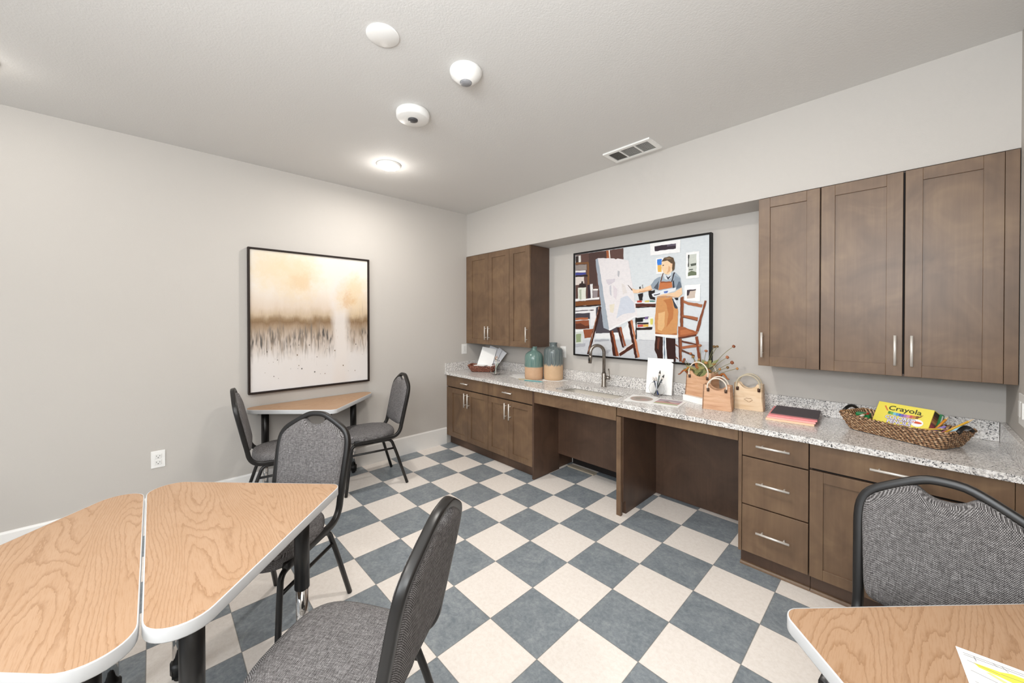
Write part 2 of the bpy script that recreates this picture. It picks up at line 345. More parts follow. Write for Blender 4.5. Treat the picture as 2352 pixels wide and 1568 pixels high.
# mural patches: colour, then outline points measured on the painting (skewed sheet coordinates)
MURAL = """218,224,228: 180,312 1665,92 1640,1490 178,1388
98,72,66: 190,314 722,240 722,700 480,860 190,860
80,60,56: 345,300 535,272 535,420 425,360 430,650 345,650
206,209,214: 180,1232 1000,1225 1650,1240 1640,1490 178,1388
230,232,234: 850,870 1070,870 1060,1230 850,1225
190,193,200: 880,1222 1040,1226 1040,1234 880,1230
225,222,218: 192,325 255,318 255,400 192,406
60,50,48: 200,330 232,326 232,396 200,400
126,86,54: 190,400 340,388 340,410 190,420
126,86,54: 325,400 345,398 348,650 326,650
150,140,135: 190,426 320,418 320,475 190,482
235,232,230: 190,486 310,480 310,502 190,508
70,76,152: 190,510 310,505 310,526 190,538
40,32,32: 190,540 330,530 330,548 190,552
222,212,206: 190,556 290,550 290,640 190,642
52,40,38: 262,600 278,600 280,622 310,632 312,690 228,690 236,630 258,620
226,229,218: 222,672 312,664 306,812 224,812
180,188,170: 236,690 262,688 260,800 240,802
60,46,54: 328,640 366,634 366,786 328,790
232,232,232: 356,632 386,628 382,792 362,792
150,140,142: 388,692 440,688 436,782 390,784
238,236,232: 388,684 442,682 440,698 390,700
240,240,240: 190,790 240,786 240,800 456,770 456,794 190,818
128,78,42: 188,822 468,806 472,850 188,868
46,32,30: 188,868 470,850 472,864 188,884
78,74,82: 415,884 470,866 500,1100 668,1092 668,1150 412,1160
236,236,238: 188,896 420,884 418,1072 356,1084 360,944 188,950
90,84,90: 188,918 396,906 396,914 188,928
72,68,76: 188,950 352,940 352,1006 188,1010
176,104,68: 188,998 330,990 332,1012 188,1020
146,82,54: 188,1030 340,1018 344,1110 188,1116
96,54,40: 188,1060 250,1052 300,1080 344,1076 344,1110 188,1116
150,84,54: 278,1122 386,1112 360,1206 290,1216
216,221,216: 186,1130 278,1124 272,1268 186,1290
240,242,240: 186,1124 276,1118 278,1140 186,1146
150,165,126: 198,1172 256,1166 250,1252 198,1260
236,238,240: 412,1162 668,1150 780,1040 850,1040 850,1222 700,1216 410,1214
172,174,182: 400,1226 560,1222 560,1240 400,1252
180,182,190: 186,1276 300,1268 296,1300 186,1312
184,186,194: 470,1370 560,1330 580,1340 520,1380
166,96,60: 534,268 562,264 580,352 540,352
240,232,224: 562,264 576,262 582,352 570,352
60,32,26: 452,862 480,884 345,1386 316,1384
186,130,100: 446,884 454,868 342,1350 332,1362
164,174,186: 418,364 446,350 470,400 572,1130 500,1102
233,229,231: 446,350 620,352 640,362 660,352 778,376 868,976 562,1130
214,208,216: 530,582 632,570 626,604 560,642 540,620
190,190,196: 660,484 682,492 674,556 658,540
202,202,210: 570,650 586,640 590,760 572,740
222,214,220: 610,640 654,690 642,800 612,770
232,224,206: 566,852 622,840 606,940 570,930
208,214,226: 690,780 762,752 832,826 846,930 716,950 640,1000
226,220,218: 700,620 740,640 760,720 716,740
240,240,242: 846,966 868,976 562,1130 556,1112
142,76,46: 584,1134 604,1128 664,1400 630,1402
64,30,22: 566,1136 586,1134 636,1404 602,1398
64,30,22: 644,1098 672,1092 722,1310 702,1308
150,84,56: 672,1092 692,1086 744,1288 722,1300
64,30,22: 764,1032 792,1022 866,1416 838,1422
196,126,90: 792,1018 814,1012 888,1408 866,1416
80,40,28: 664,1372 816,1264 828,1302 676,1402
235,225,220: 658,1366 814,1258 816,1266 664,1376
240,240,242: 846,818 1070,820 1070,836 846,836
86,46,36: 848,838 1070,838 1066,868 852,876
30,24,24: 850,876 1066,868 1066,876 852,884
34,28,30: 876,738 932,724 926,802 892,806
34,28,30: 990,690 1030,700 1062,690 1060,760 1064,800 1010,790 992,740
30,26,28: 892,660 906,652 912,690 896,696
150,150,150: 922,640 932,630 938,690 928,690
190,70,56: 868,806 922,806 916,826 866,826
220,200,110: 950,806 1000,802 996,822 950,824
96,140,130: 1004,804 1060,806 1060,820 1004,820
26,24,28: 860,992 990,976 986,1002 930,1000 928,1030 862,1036
120,100,150: 950,980 985,976 980,1002 950,1004
50,40,40: 866,1044 1000,1040 996,1056 866,1060
200,90,80: 870,1064 932,1060 926,1086 870,1090
226,180,82: 930,1062 990,1058 984,1086 930,1088
240,240,228: 984,988 1042,982 1036,1084 988,1088
220,214,110: 1008,1000 1036,996 1034,1060 1010,1062
40,26,26: 858,1098 1030,1088 1026,1114 860,1122
30,26,28: 848,990 862,988 858,1220 846,1216
246,246,246: 1014,192 1346,148 1340,288 1020,322
60,48,58: 1064,222 1296,190 1294,246 1066,276
100,90,104: 1200,204 1296,190 1294,214 1200,226
246,246,246: 1076,354 1156,344 1152,516 1080,518
62,130,222: 1090,364 1140,356 1138,420 1094,426
232,182,92: 1094,426 1140,420 1138,496 1098,498
248,248,248: 1404,290 1546,274 1540,556 1398,572
206,210,202: 1424,314 1516,300 1512,530 1420,542
58,58,58: 1424,314 1438,312 1430,442 1421,444
110,120,96: 1420,506 1460,484 1512,500 1512,530 1420,542
90,96,86: 1448,412 1512,400 1508,424 1456,436
70,76,66: 1432,470 1476,464 1476,474 1432,480
248,248,248: 1384,640 1552,624 1544,812 1380,802
206,190,178: 1410,692 1502,682 1492,772 1406,782
70,60,66: 1408,690 1504,680 1502,692 1440,702 1424,748 1406,752
54,28,22: 1062,1180 1142,1182 1140,1464 1086,1436 1074,1380 1050,1330
226,231,236: 1142,1182 1176,1196 1184,1464 1140,1456
90,110,130: 1150,1190 1160,1192 1164,1460 1154,1458
50,24,20: 1174,1200 1276,1208 1276,1484 1186,1468
100,54,40: 1086,1200 1110,1200 1096,1330 1076,1310
245,245,245: 1050,1158 1300,1168 1304,1204 1180,1196 1056,1180
208,150,96: 1084,770 1246,770 1304,884 1310,920 1292,1170 1060,1160 1056,1050 1070,880
190,122,72: 1150,800 1242,776 1262,900 1250,1000 1180,1090 1206,940 1180,830
227,182,128: 1096,940 1168,920 1160,1080 1130,1130 1086,1110
176,110,66: 1060,1140 1180,1166 1292,1150 1292,1170 1060,1160
60,66,78: 1244,784 1256,784 1306,880 1300,892 1274,884
226,232,238: 1262,800 1296,806 1300,866
166,179,191: 1112,560 1180,522 1284,500 1340,562 1346,684 1260,692 1098,692
150,163,176: 1118,548 1124,560 1098,692 1042,684 1014,642 1060,582
84,90,100: 1088,620 1106,592 1098,690 1050,668
146,160,174: 1272,530 1336,562 1352,662 1270,692
60,66,76: 1254,600 1270,580 1282,690 1258,690
100,112,126: 1318,600 1336,600 1350,662 1290,684
198,120,74: 1122,602 1246,600 1252,662 1100,692
150,84,50: 1122,602 1246,600 1244,610 1126,616
110,66,42: 1148,512 1160,512 1132,602 1120,600
50,42,48: 1268,500 1282,504 1252,602 1240,600
218,223,228: 1152,524 1190,532 1244,498 1240,560 1204,584 1170,572
60,60,72: 1184,534 1206,556 1242,534 1206,582
242,207,172: 1020,640 1036,690 960,710 880,726 832,726 812,672 858,690 940,674
220,170,130: 1036,690 960,710 880,726 900,704 1030,680
90,70,62: 768,640 774,640 824,694 814,698
237,202,166: 1352,662 1358,730 1310,770 1180,752 1082,762 1100,736 1270,716
200,150,110: 1310,770 1180,752 1082,762 1110,770 1220,768
227,232,238: 1028,736 1150,690 1292,662 1286,702 1130,742 1062,768 1040,764
60,56,66: 1050,742 1120,726 1116,736 1056,752
90,120,190: 1158,706 1206,698 1196,722 1164,726
40,40,46: 1270,776 1312,772 1312,796 1290,800
242,212,176: 1140,384 1180,350 1252,360 1272,420 1256,482 1214,528 1180,522 1162,508 1148,486 1142,462 1132,440 1138,420
222,176,136: 1214,430 1236,450 1230,490 1190,520 1206,480
96,76,56: 1138,386 1170,344 1222,330 1266,344 1284,400 1276,470 1256,492 1248,440 1236,400 1202,374
140,116,90: 1170,352 1222,340 1250,360 1200,364
238,196,160: 1234,404 1256,408 1252,452 1238,456
80,58,46: 1148,426 1164,419 1164,429 1151,434
140,80,50: 1338,770 1370,758 1362,1082 1330,1082
100,54,36: 1338,770 1346,768 1340,1082 1330,1082
136,76,50: 1596,800 1616,804 1526,1132 1494,1132
170,106,70: 1370,798 1420,818 1572,842 1562,876 1420,850 1368,826
166,100,66: 1354,954 1522,982 1516,1016 1354,976
100,54,36: 1354,974 1516,1012 1514,1020 1354,984
166,96,60: 1308,1078 1380,1086 1522,1140 1500,1166 1308,1204
190,116,74: 1330,1120 1400,1110 1470,1140 1400,1160 1330,1170
96,50,36: 1304,1194 1502,1160 1502,1176 1310,1214
140,80,50: 1308,1212 1346,1208 1342,1452 1314,1450
80,42,30: 1308,1212 1320,1210 1324,1450 1314,1450
136,72,46: 1488,1186 1520,1180 1548,1474 1520,1472
166,100,66: 1344,1292 1500,1264 1500,1296 1344,1316
100,56,40: 1344,1224 1502,1262 1502,1276 1344,1246
96,60,46: 1344,1320 1482,1380 1476,1396 1344,1346
120,70,50: 1276,1262 1306,1284 1306,1296 1276,1280
120,70,50: 1276,1396 1306,1420 1306,1432 1276,1412"""
# ------------------------------------------------------------------ setting
XL, XR, YB, ZC, YN = -1.705, 2.345, 1.005, 2.738, -5.2
o = struct('floor', MB().box(XL - .1, XR + .1, YN, YB + .1, -.08, 0), M['floor'])
o = struct('ceiling', MB().box(XL - .1, XR + .1, YN, YB + .1, ZC, ZC + .08), M['ceiling'])
struct('wall_left', MB().box(XL - .1, XL, YN, YB + .1, 0, ZC), M['wall'])
struct('wall_back', MB().box(XL, XR, YB, YB + .1, 0, ZC), M['wall'])
struct('wall_right', MB().box(XR, XR + .1, YN, YB + .1, 0, ZC), M['wall'])
struct('wall_upper', MB().box(XL, XR, .705, YB, 2.222, ZC), M['wall'])
bb = MB().prism([(0, 0), (.014, 0), (.014, .178), (.008, .19), (0, .19)], 0, 1)
bb.v = [(XL + a, YN + (.40 - YN) * c, b) for a, b, c in bb.v]
struct('baseboard_left', bb, M['white_trim'])

# ------------------------------------------------------------------ cabinets
CW, CD = M['cabinet'], M['cabinet_dark']
def pull(parent, cx, y, cz, L, vertical):
    mb = MB(); h = L / 2; off = .032; r = .0062
    if vertical:
        mb.tube([(cx, y - off, cz - h), (cx, y - off, cz + h)], r, n=12)
        for k in (-1, 1): mb.tube([(cx, y + .004, cz + k * h * .66), (cx, y - off, cz + k * h * .66)], .0045, n=8)
    else:
        mb.tube([(cx - h, y - off, cz), (cx + h, y - off, cz)], r, n=12)
        for k in (-1, 1): mb.tube([(cx + k * h * .66, y + .004, cz), (cx + k * h * .66, y - off, cz)], .0045, n=8)
    return mb.build('handle', M['steel'], parent)
def door(parent, x0, x1, z0, z1, y, rail=.058, name='door'):
    g = .0014; x0 += g; x1 -= g; z0 += g; z1 -= g; t = .02
    mb = MB()
    mb.box(x0, x0 + rail, y, y + t, z0, z1); mb.box(x1 - rail, x1, y, y + t, z0, z1)
    mb.box(x0 + rail, x1 - rail, y, y + t, z1 - rail, z1); mb.box(x0 + rail, x1 - rail, y, y + t, z0, z0 + rail)
    mb.box(x0 + rail - .002, x1 - rail + .002, y + .0085, y + t - .002, z0 + rail - .002, z1 - rail + .002)
    return mb.build(name, CW, parent, .0012)
def drawer(parent, x0, x1, z0, z1, y, hl):
    g = .0016
    d = MB().box(x0 + g, x1 - g, y, y + .02, z0 + g, z1 - g).build('drawer', CW, parent, .0015)
    pull(d, (x0 + x1) / 2, y, (z0 + z1) / 2 + .004, hl, False); return d
# base units against the back wall
YF, YT = .405, .462
def base_body(parent, x0, x1, fill_left=0, fill_right=0):
    mb = MB().box(x0, x1, YF + .022, YB - .003, .098, .808); mb.box(x0, x1, YT, YB - .003, 0.001, .098)
    mb.build('carcass', CD, parent)
    if fill_left: MB().box(x0, x0 + fill_left, YF + .002, YF + .024, .104, .806).build('filler_strip', CW, parent, .001)
    if fill_right: MB().box(x1 - fill_right, x1, YF + .002, YF + .024, .104, .806).build('filler_strip', CW, parent, .001)
def two_door_base(x0, x1, fl, label, hl, split=None, fr=0):
    t = thing('base_cabinet', label, 'cabinet', ((x0 + x1) / 2, YF, 0), 0, 'base cabinets under the granite worktop')
    dx = (x0 + x1) / 2; a, b = x0 - dx, x1 - dx
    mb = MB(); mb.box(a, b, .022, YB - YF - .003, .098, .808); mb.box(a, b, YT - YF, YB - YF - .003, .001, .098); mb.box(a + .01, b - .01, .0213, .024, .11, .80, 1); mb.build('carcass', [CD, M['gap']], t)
    if fl: MB().box(a, a + fl, .002, .024, .104, .668).build('filler_strip', CW, t, .001)
    if fr: MB().box(b - fr, b, .002, .024, .104, .806).build('filler_strip', CW, t, .001)
    drawer(t, a, b - fr, .677, .805, 0, hl)
    m = (split - dx) if split else (a + fl + b - fr) / 2
    d1 = door(t, a + fl, m, .104, .668, 0, .055); d2 = door(t, m, b - fr, .104, .668, 0, .055)
    pull(d1, m - .030, 0, .565, .155, True); pull(d2, m + .030, 0, .565, .155, True)
    return t
two_door_base(XL + .004, -.955, .062, 'brown base cabinet with drawer and two doors in the room corner', .12, -1.297)
two_door_base(-.953, -.333, 0, 'brown two-door base cabinet beside the sink knee space', .125, -.644)
two_door_base(1.652, XR - .003, 0, 'brown base cabinet with wide drawer below the pencil basket', .19, 1.978, .04)
t = thing('drawer_cabinet', 'brown base cabinet with a stack of three drawers', 'cabinet', (1.486, YF, 0), 0, None)
a, b = 1.322 - 1.486, 1.650 - 1.486
mb = MB(); mb.box(a + .001, b, .022, YB - YF - .003, .098, .808); mb.box(a + .001, b, YT - YF, YB - YF - .003, .001, .098); mb.box(a + .02, b - .001, .0213, .024, .11, .80, 1); mb.build('carcass', [CD, M['gap']], t)
MB().box(a, a + .017, .004, YB - YF - .005, .098, .806).build('side_panel', CW, t)
for z0, z1 in ((.664, .805), (.383, .660), (.104, .379)): drawer(t, a + .019, b, z0, z1, 0, .155)
mb = MB().prism([(0, 0), (-.018, 0), (-.016, .008), (-.009, .015), (0, .017)], 0, 1)
mb.v = [(a + (b - a) * c, YT - YF + y, z + .001) for y, z, c in mb.v]; mb.build('toe_molding', CW, t)
mb2 = MB().prism([(0, 0), (-.018, 0), (-.016, .008), (-.009, .015), (0, .017)], 0, 1)
mb2.v = [((1.652 + (XR - .003 - 1.652) * c), YT + y, z + .001) for y, z, c in mb2.v]
for o in C.objects:
    if o.name == 'base_cabinet.002': cab3 = o
mb2.v = [(x - cab3.location.x, y - YF, z) for x, y, z in mb2.v]; mb2.build('toe_molding', CW, cab3)
# open knee space under the sink
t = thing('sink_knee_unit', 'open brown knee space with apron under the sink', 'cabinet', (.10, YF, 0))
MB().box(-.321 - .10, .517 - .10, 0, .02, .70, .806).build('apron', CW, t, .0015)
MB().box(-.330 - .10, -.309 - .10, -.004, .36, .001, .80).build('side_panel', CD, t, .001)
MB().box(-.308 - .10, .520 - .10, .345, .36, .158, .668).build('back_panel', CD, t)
MB().box(-.308 - .10, .520 - .10, .578, .588, .001, .30).build('shade_panel', plain('1d1613', .7), t)  # added near-black sheet, paints the shade deep in the knee space
# desk knee space
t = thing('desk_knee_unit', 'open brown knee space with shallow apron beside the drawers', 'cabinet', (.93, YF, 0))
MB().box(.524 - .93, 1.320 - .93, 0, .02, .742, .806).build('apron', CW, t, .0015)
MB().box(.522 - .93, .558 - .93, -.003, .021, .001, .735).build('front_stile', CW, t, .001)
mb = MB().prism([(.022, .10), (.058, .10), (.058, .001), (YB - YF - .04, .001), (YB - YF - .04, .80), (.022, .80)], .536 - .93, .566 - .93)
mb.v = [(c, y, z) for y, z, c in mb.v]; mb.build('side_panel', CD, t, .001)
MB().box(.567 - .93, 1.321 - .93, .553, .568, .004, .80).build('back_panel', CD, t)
# floor grille at the back of the sink knee space
t = thing('floor_register', 'small beige metal register on the floor under the sink', 'vent', (-.14, .90, 0))
mb = MB().box(-.15, .15, -.03, .03, .0005, .012); 
for k in range(9): mb.box(-.14 + k * .031, -.125 + k * .031, -.02, .02, .012, .014)
mb.build('grille', plain('b9ac98', .5), t)

# wall cabinets
YU = .692; ZU0, ZU1 = 1.164, 2.218
def wall_cab(name_label, x0, x1, splits, handles, fl=0, fr=0, gap=0):
    dx = (x0 + x1) / 2
    t = thing('wall_cabinet', name_label, 'cabinet', (dx, YU, ZU0), 0, 'wall cabinets under the dropped wall')
    H = ZU1 - ZU0; a, b = x0 - dx, x1 - dx
    MB().box(a, b, .021, YB - YU - .003, 0, H).box(a + .012, b - .012, .0203, .022, .012, H - .004, 1).build('carcass', [CD, M['gap']], t, .001)
    if fl: MB().box(a, a + fl, .003, .022, .001, H - .001).build('filler_strip', CW, t, .001)
    if fr: MB().box(b - fr, b, .003, .022, .001, H - .001).build('filler_strip', CW, t, .001)
    xs = [a + fl] + [s - dx for s in splits] + [b - fr]
    for i in range(len(xs) - 1):
        d = door(t, xs[i] + (gap if i else 0), xs[i + 1] - (gap if i < len(xs) - 2 else 0), .001, H - .001, 0, .06)
        hx = xs[i] + .026 + (gap if i else 0) if handles[i] < 0 else xs[i + 1] - .030
        pull(d, hx, 0, .135, .155, True)
    return t
wall_cab('brown two-door wall cabinet in the room corner', XL + .004, -.938, [-1.284], [1, -1], .055)
wall_cab('narrow brown one-door wall cabinet above the ceramic vases', -.936, -.636, [], [1])
wall_cab('brown one-door wall cabinet above the wooden bag planters', 1.353, 1.656, [], [-1])
wall_cab('wide brown two-door wall cabinet above the pencil basket', 1.659, XR - .003, [1.989], [1, -1], 0, .040, .0025)

# ------------------------------------------------------------------ worktop, sink, tap
ZT = .842; YCF = .378
t = thing('countertop', 'long speckled grey granite worktop along the back wall', 'countertop', (.3, .7, .81))
def L(mb): mb.v = [(x - .3, y - .7, z - .81) for x, y, z in mb.v]; return mb
sx0, sx1, sy0, sy1 = -.15, .455, .475, .765
mb = MB(); zb = .811
outer = [(XL + .001, YCF), (XR - .001, YCF), (XR - .001, YB - .001), (XL + .001, YB - .001)]
hole = round_poly([(sx0, sy0), (sx1, sy0), (sx1, sy1), (sx0, sy1)], [.05] * 4, 6)
def ring_faces(mb, z, flip):
    # strip between the slab outline and the sink opening: four L-shaped bands
    n = len(hole) // 4
    for k in range(4):
        seg = [hole[(k * n + n // 2 + i) % len(hole)] for i in range(n + 1)]
        o0, o1 = outer[k], outer[(k + 1) % 4]
        poly = [o0, o1] + list(reversed(seg))
        vs = [(x, y, z) for x, y in poly]
        mb.add(vs, [tuple(range(len(vs))) if flip else tuple(reversed(range(len(vs))))])
ring_faces(mb, ZT, True); ring_faces(mb, zb, False)
mb.add([(x, y, zb) for x, y in outer] + [(x, y, ZT) for x, y in outer], [(i, (i + 1) % 4, 4 + (i + 1) % 4, 4 + i) for i in range(4)])
nh = len(hole)
mb.add([(x, y, zb) for x, y in hole] + [(x, y, ZT) for x, y in hole], [((i + 1) % nh, i, nh + i, nh + (i + 1) % nh) for i in range(nh)])
L(mb).build('slab', M['granite'], t)
L(MB().box(XL + .022, XR - .022, YB - .023, YB - .001, ZT + .0005, ZT + .100)).build('backsplash', M['granite'], t, .0015)
L(MB().box(XL + .001, XL + .021, YCF + .004, YB - .001, ZT + .0005, ZT + .100)).build('side_splash', M['granite'], t, .0015)
L(MB().box(XR - .021, XR - .001, YCF + .004, YB - .001, ZT + .0005, ZT + .100)).build('side_splash', M['granite'], t, .0015)
t = thing('sink', 'undermount stainless steel sink set in the granite worktop', 'sink', ((sx0 + sx1) / 2, (sy0 + sy1) / 2, .811))
def rr(x, y, r, z, n=6): return [(px_, py_, z) for px_, py_ in round_poly([(-x, -y), (x, -y), (x, y), (-x, y)], [r] * 4, n)]
hx, hy = (sx1 - sx0) / 2 + .003, (sy1 - sy0) / 2 + .003
mb = MB().rings([rr(hx + .02, hy + .02, .06, -.001), rr(hx, hy, .05, -.001), rr(hx - .004, hy - .004, .05, -.10), rr(hx - .03, hy - .03, .05, -.128), rr(.05, .05, .045, -.135)], 0, False, True)
mb.build('basin', M['sink'], t)
MB().lathe([(.03, -.134), (.042, -.1335), (.042, -.132), (.02, -.133)], 20).build('drain', M['chrome'], t)
t = thing('faucet', 'brushed nickel gooseneck tap standing behind the sink', 'faucet', (.108, .892, ZT + .0008), radians(-4))
MB().lathe([(.026, 0), (.026, .004), (.0215, .010), (.0215, .118), (.017, .126)], 24).build('body', M['faucet'], t)
pth = [(0, 0, .12), (0, 0, .312)] + [(0, -.064 + .064 * cos(an), .312 + .064 * sin(an)) for an in [pi * k / 14 for k in range(1, 15)]] + [(0, -.128, .29)]
dirx, diry = -.62, .78
pth = [(p[1] * .55, p[1] * .83, p[2]) for p in pth]
MB().tube(pth, .0150, n=14).build('spout', M['faucet'], t)
e = pth[-1]
s_ = MB().tube([e, (e[0], e[1], e[2] - .02), (e[0] - .003, e[1] - .004, e[2] - .075)], .0165, n=14).build('spray_head', M['faucet'], t)
MB().box(e[0] - .008, e[0] + .004, e[1] - .021, e[1] - .014, e[2] - .055, e[2] - .03).build('spray_button', M['black_plastic'], s_)
MB().tube([(.015, 0, .085), (.062, -.006, .085)], .0155, n=14).tube([(.056, -.006, .09), (.061, -.004, .108), (.050, .004, .145), (.044, .008, .165)], .0052, .008, n=10).build('lever', M['faucet'], t)

# ------------------------------------------------------------------ ceiling and wall fittings
def downlight(x, y, label):
    t = thing('ceiling_light', label, 'light', (x, y, ZC), 0, 'round ceiling lights')
    MB().lathe([(.098, -.0005), (.098, -.006), (.090, -.016), (.080, -.018)], 40, cap0=True, cap1=False).build('trim_ring', M['white_plastic'], t)
    MB().lathe([(.080, -.018), (.072, -.026), (.045, -.033), (.004, -.036)], 40, cap0=False).build('lens', M['lens'], t)
downlight(-.947, -.676, 'lit round ceiling light above the wall table')
downlight(-1.11, -2.75, 'lit round ceiling light over the near end of the long wall')
t = thing('ceiling_plate', 'flat white round blank plate on the ceiling', 'cover plate', (.374, -1.345, ZC))
MB().lathe([(.072, -.0003), (.072, -.004), (.068, -.007), (.001, -.0075)], 40).build('cover', M['white_plastic'], t)
t = thing('motion_sensor', 'white cone-shaped ceiling sensor with grey lens', 'sensor', (.434, -.926, ZC))
MB().lathe([(.083, -.0003), (.083, -.012), (.076, -.028), (.058, -.044), (.036, -.060), (.031, -.061)], 40, cap1=False).build('housing', M['white_plastic'], t)
MB().lathe([(.031, -.0605), (.028, -.066), (.015, -.071), (.001, -.072)], 28).build('lens', plain('8d8d90', .3), t)
t = thing('smoke_detector', 'white drum-shaped ceiling detector with dark centre lens', 'detector', (-.10, -.93, ZC))
MB().lathe([(.098, -.0003), (.102, -.012), (.098, -.040), (.088, -.046), (.001, -.047)], 44).build('housing', M['white_plastic'], t)
MB().lathe([(.030, -.0465), (.029, -.053), (.018, -.057), (.001, -.058)], 24).build('lens', plain('4a4a4c', .25), t)
t = thing('air_vent', 'white rectangular ceiling air vent near the dropped wall', 'vent', (.567, .54, ZC))
mb = MB(); W2, D2 = .187, .104
for x0, x1, y0, y1 in ((-W2, W2, -D2, -D2 + .028), (-W2, W2, D2 - .028, D2), (-W2, -W2 + .028, -D2 + .028, D2 - .028), (W2 - .028, W2, -D2 + .028, D2 - .028), (-.067, -.057, -D2 + .028, D2 - .028), (.052, .062, -D2 + .028, D2 - .028)):
    mb.box(x0, x1, y0, y1, -.012, -.0004)
mb.build('frame', M['white_plastic'], t)
MB().box(-W2 + .02, W2 - .02, -D2 + .02, D2 - .02, -.004, -.0008).build('backing', plain('7d7a76', .8), t)
for k, (xa, xb) in enumerate(((-.158, -.068), (-.056, .051), (.063, .158))):
    for j in range(12):
        y = -.072 + j * .0128; s_ = 1 if k else 0
        mb = MB().add([(xa, y, -.0105), (xb, y, -.0105), (xb, y + (.010 if not s_ else .0045), -.005), (xa, y + (.010 if not s_ else .0045), -.005)], [(0, 1, 2, 3), (3, 2, 1, 0)])
        mb.build('slat', M['white_plastic'], t)
def plate(name, label, cat, loc, axis, w, h, parts):
    """axis: 'x' faces +x, '-x' faces -x, '-y' faces -y. parts: list of (part name, material, [(u0,u1,v0,v1,d)])"""
    t = thing(name, label, cat, loc)
    def put(rects, nm, m, bev=.0008):
        mb = MB()
        for u0, u1, v0, v1, d0, d in rects:
            if axis == 'x': mb.box(d0, d, u0, u1, v0, v1)
            elif axis == '-x': mb.box(-d, -d0, u0, u1, v0, v1)
            else: mb.box(u0, u1, -d, -d0, v0, v1)
        mb.build(nm, m, t, bev)
    put([(-w / 2, w / 2, -h / 2, h / 2, .0003, .006)], 'plate', M['white_plastic'], .002)
    for nm, m, rects in parts: 
        if nm == 'slot':
            for r_ in rects: put([r_], nm, m)
        else: put(rects, nm, m)
    return t
DK = plain('55524e', .5)
def slots(cz): return [(-.010, -.007, cz, cz + .009, .007, .0098), (.007, .010, cz, cz + .008, .007, .0098), (-.003, .003, cz - .010, cz - .005, .007, .0098)]
plate('wall_outlet', 'white double power outlet low on the long wall', 'outlet', (XL, -2.081, .452), 'x', .076, .122,
      [('socket', plain('ecebe8', .4), [(-.018, .018, .006, .038, .005, .0095)]), ('socket', plain('ecebe8', .4), [(-.018, .018, -.038, -.006, .005, .0095)]), ('slot', DK, slots(.020) + slots(-.024))])
plate('light_switch', 'white rocker switch plate beside the corner wall cabinet', 'switch', (XL, .662, 1.095), 'x', .075, .120,
      [('rocker', plain('ecebe8', .4), [(-.017, .017, -.034, .034, .005, .010)])])
plate('wall_outlet', 'white outlet plate on the back wall behind the tall grey vase', 'outlet', (-.447, YB, 1.118), '-y', .072, .116,
      [('socket', plain('ecebe8', .4), [(-.017, .017, .006, .036, .005, .0095)]), ('socket', plain('ecebe8', .4), [(-.017, .017, -.036, -.006, .005, .0095)])])
plate('light_switch', 'white switch plate on the side wall below the two-door wall cabinet', 'switch', (XR, .600, 1.07), '-x', .12, .135,
      [('rocker', plain('ecebe8', .4), [(-.042, -.008, -.034, .034, .005, .010)]), ('rocker', plain('ecebe8', .4), [(.008, .042, -.034, .034, .005, .010)])])

# ------------------------------------------------------------------ wall art
def picture_frame(parent, w, h, d, face, mat):
    mb = MB(); prof = [(-w / 2, w / 2, -h / 2, -h / 2 + face), (-w / 2, w / 2, h / 2 - face, h / 2), (-w / 2, -w / 2 + face, -h / 2 + face, h / 2 - face), (w / 2 - face, w / 2, -h / 2 + face, h / 2 - face)]
    for u0, u1, v0, v1 in prof: mb.box(u0, u1, -d, -.001, v0, v1)
    mb.build('frame', mat, parent, .001)
# landscape on the long wall (built facing -y, turned to face +x)
LY, LZ, LW, LH = -1.040, 1.446, 1.005, 1.205
t = thing('landscape_painting', 'square misty brown landscape painting in a thin dark frame above the wall table', 'painting', (XL, LY, LZ), radians(90))
picture_frame(t, LW, LH, .045, .013, M['frame_wood'])
can = MB(); cw, ch = LW / 2 - .016, LH / 2 - .016
can.box(-.001, .001, -cw, cw, -ch, ch, 0)
can.v = [(y, -.030 + x * 0 + (-.001 if x > 0 else 0), z) for x, y, z in can.v]
rnd = random.Random(3)
inks = [plain(h, .7, var=0) for h in ('8d7f73', '6f665f', '57524f', 'a8937d', '4a4643', 'b7a898', 'c4b4a4', '7d6b55')]
def stroke(s, z, w, l, tilt, k, d):
    pts = [(-w * .3, 0), (w * .5, -l * .25), (w * .35, -l * .7), (0, -l), (-w * .5, -l * .6), (-w * .6, -l * .2)]
    can.add([(s + px_ + tilt * py_, -.0312 - d, z + py_) for px_, py_ in pts], [tuple(range(6))], 1 + k)
nst = 0
for i in range(26):
    s = rnd.uniform(-.47, .22) if rnd.random() < .72 else rnd.uniform(.31, .48)
    z = -.02 - abs(rnd.gauss(.10, .065)) - (0.03 if s < 0 else 0)
    dens = 1 - max(0, (s - .1) * 3) if s < .3 else .8
    if rnd.random() > dens: continue
    clump = min(abs(s + .22), abs(s - .02), abs(s - .42), abs(s + .44))
    k = rnd.choice([0, 1, 2, 4]) if clump < .06 and rnd.random() < .8 else rnd.choice([0, 3, 5, 6, 7, 6])
    stroke(s, z, rnd.uniform(.0015, .004), rnd.uniform(.02, .07), rnd.uniform(-.12, .12), k, i * 4e-6); nst += 1
for s, z, l in ((-.405, .10, .10), (.437, .20, .32), (.355, .05, .11), (-.17, .06, .07), (.41, .12, .15), (-.28, .09, .08)): stroke(s, z, .0022, l, rnd.uniform(-.04, .04), 3, .001)
for i in range(34):
    s, z = rnd.uniform(-.4, .46), rnd.uniform(-.50, -.2); r = rnd.choice((.002, .003, .003, .005, .007))
    can.add([(s + r * .7 * cos(a_), -.0325, z + r * sin(a_)) for a_ in [2 * pi * j / 8 for j in range(8)]], [tuple(range(8))], 1 + rnd.choice((1, 2, 7)))
o = can.build('canvas', [M['landscape']] + inks, t)
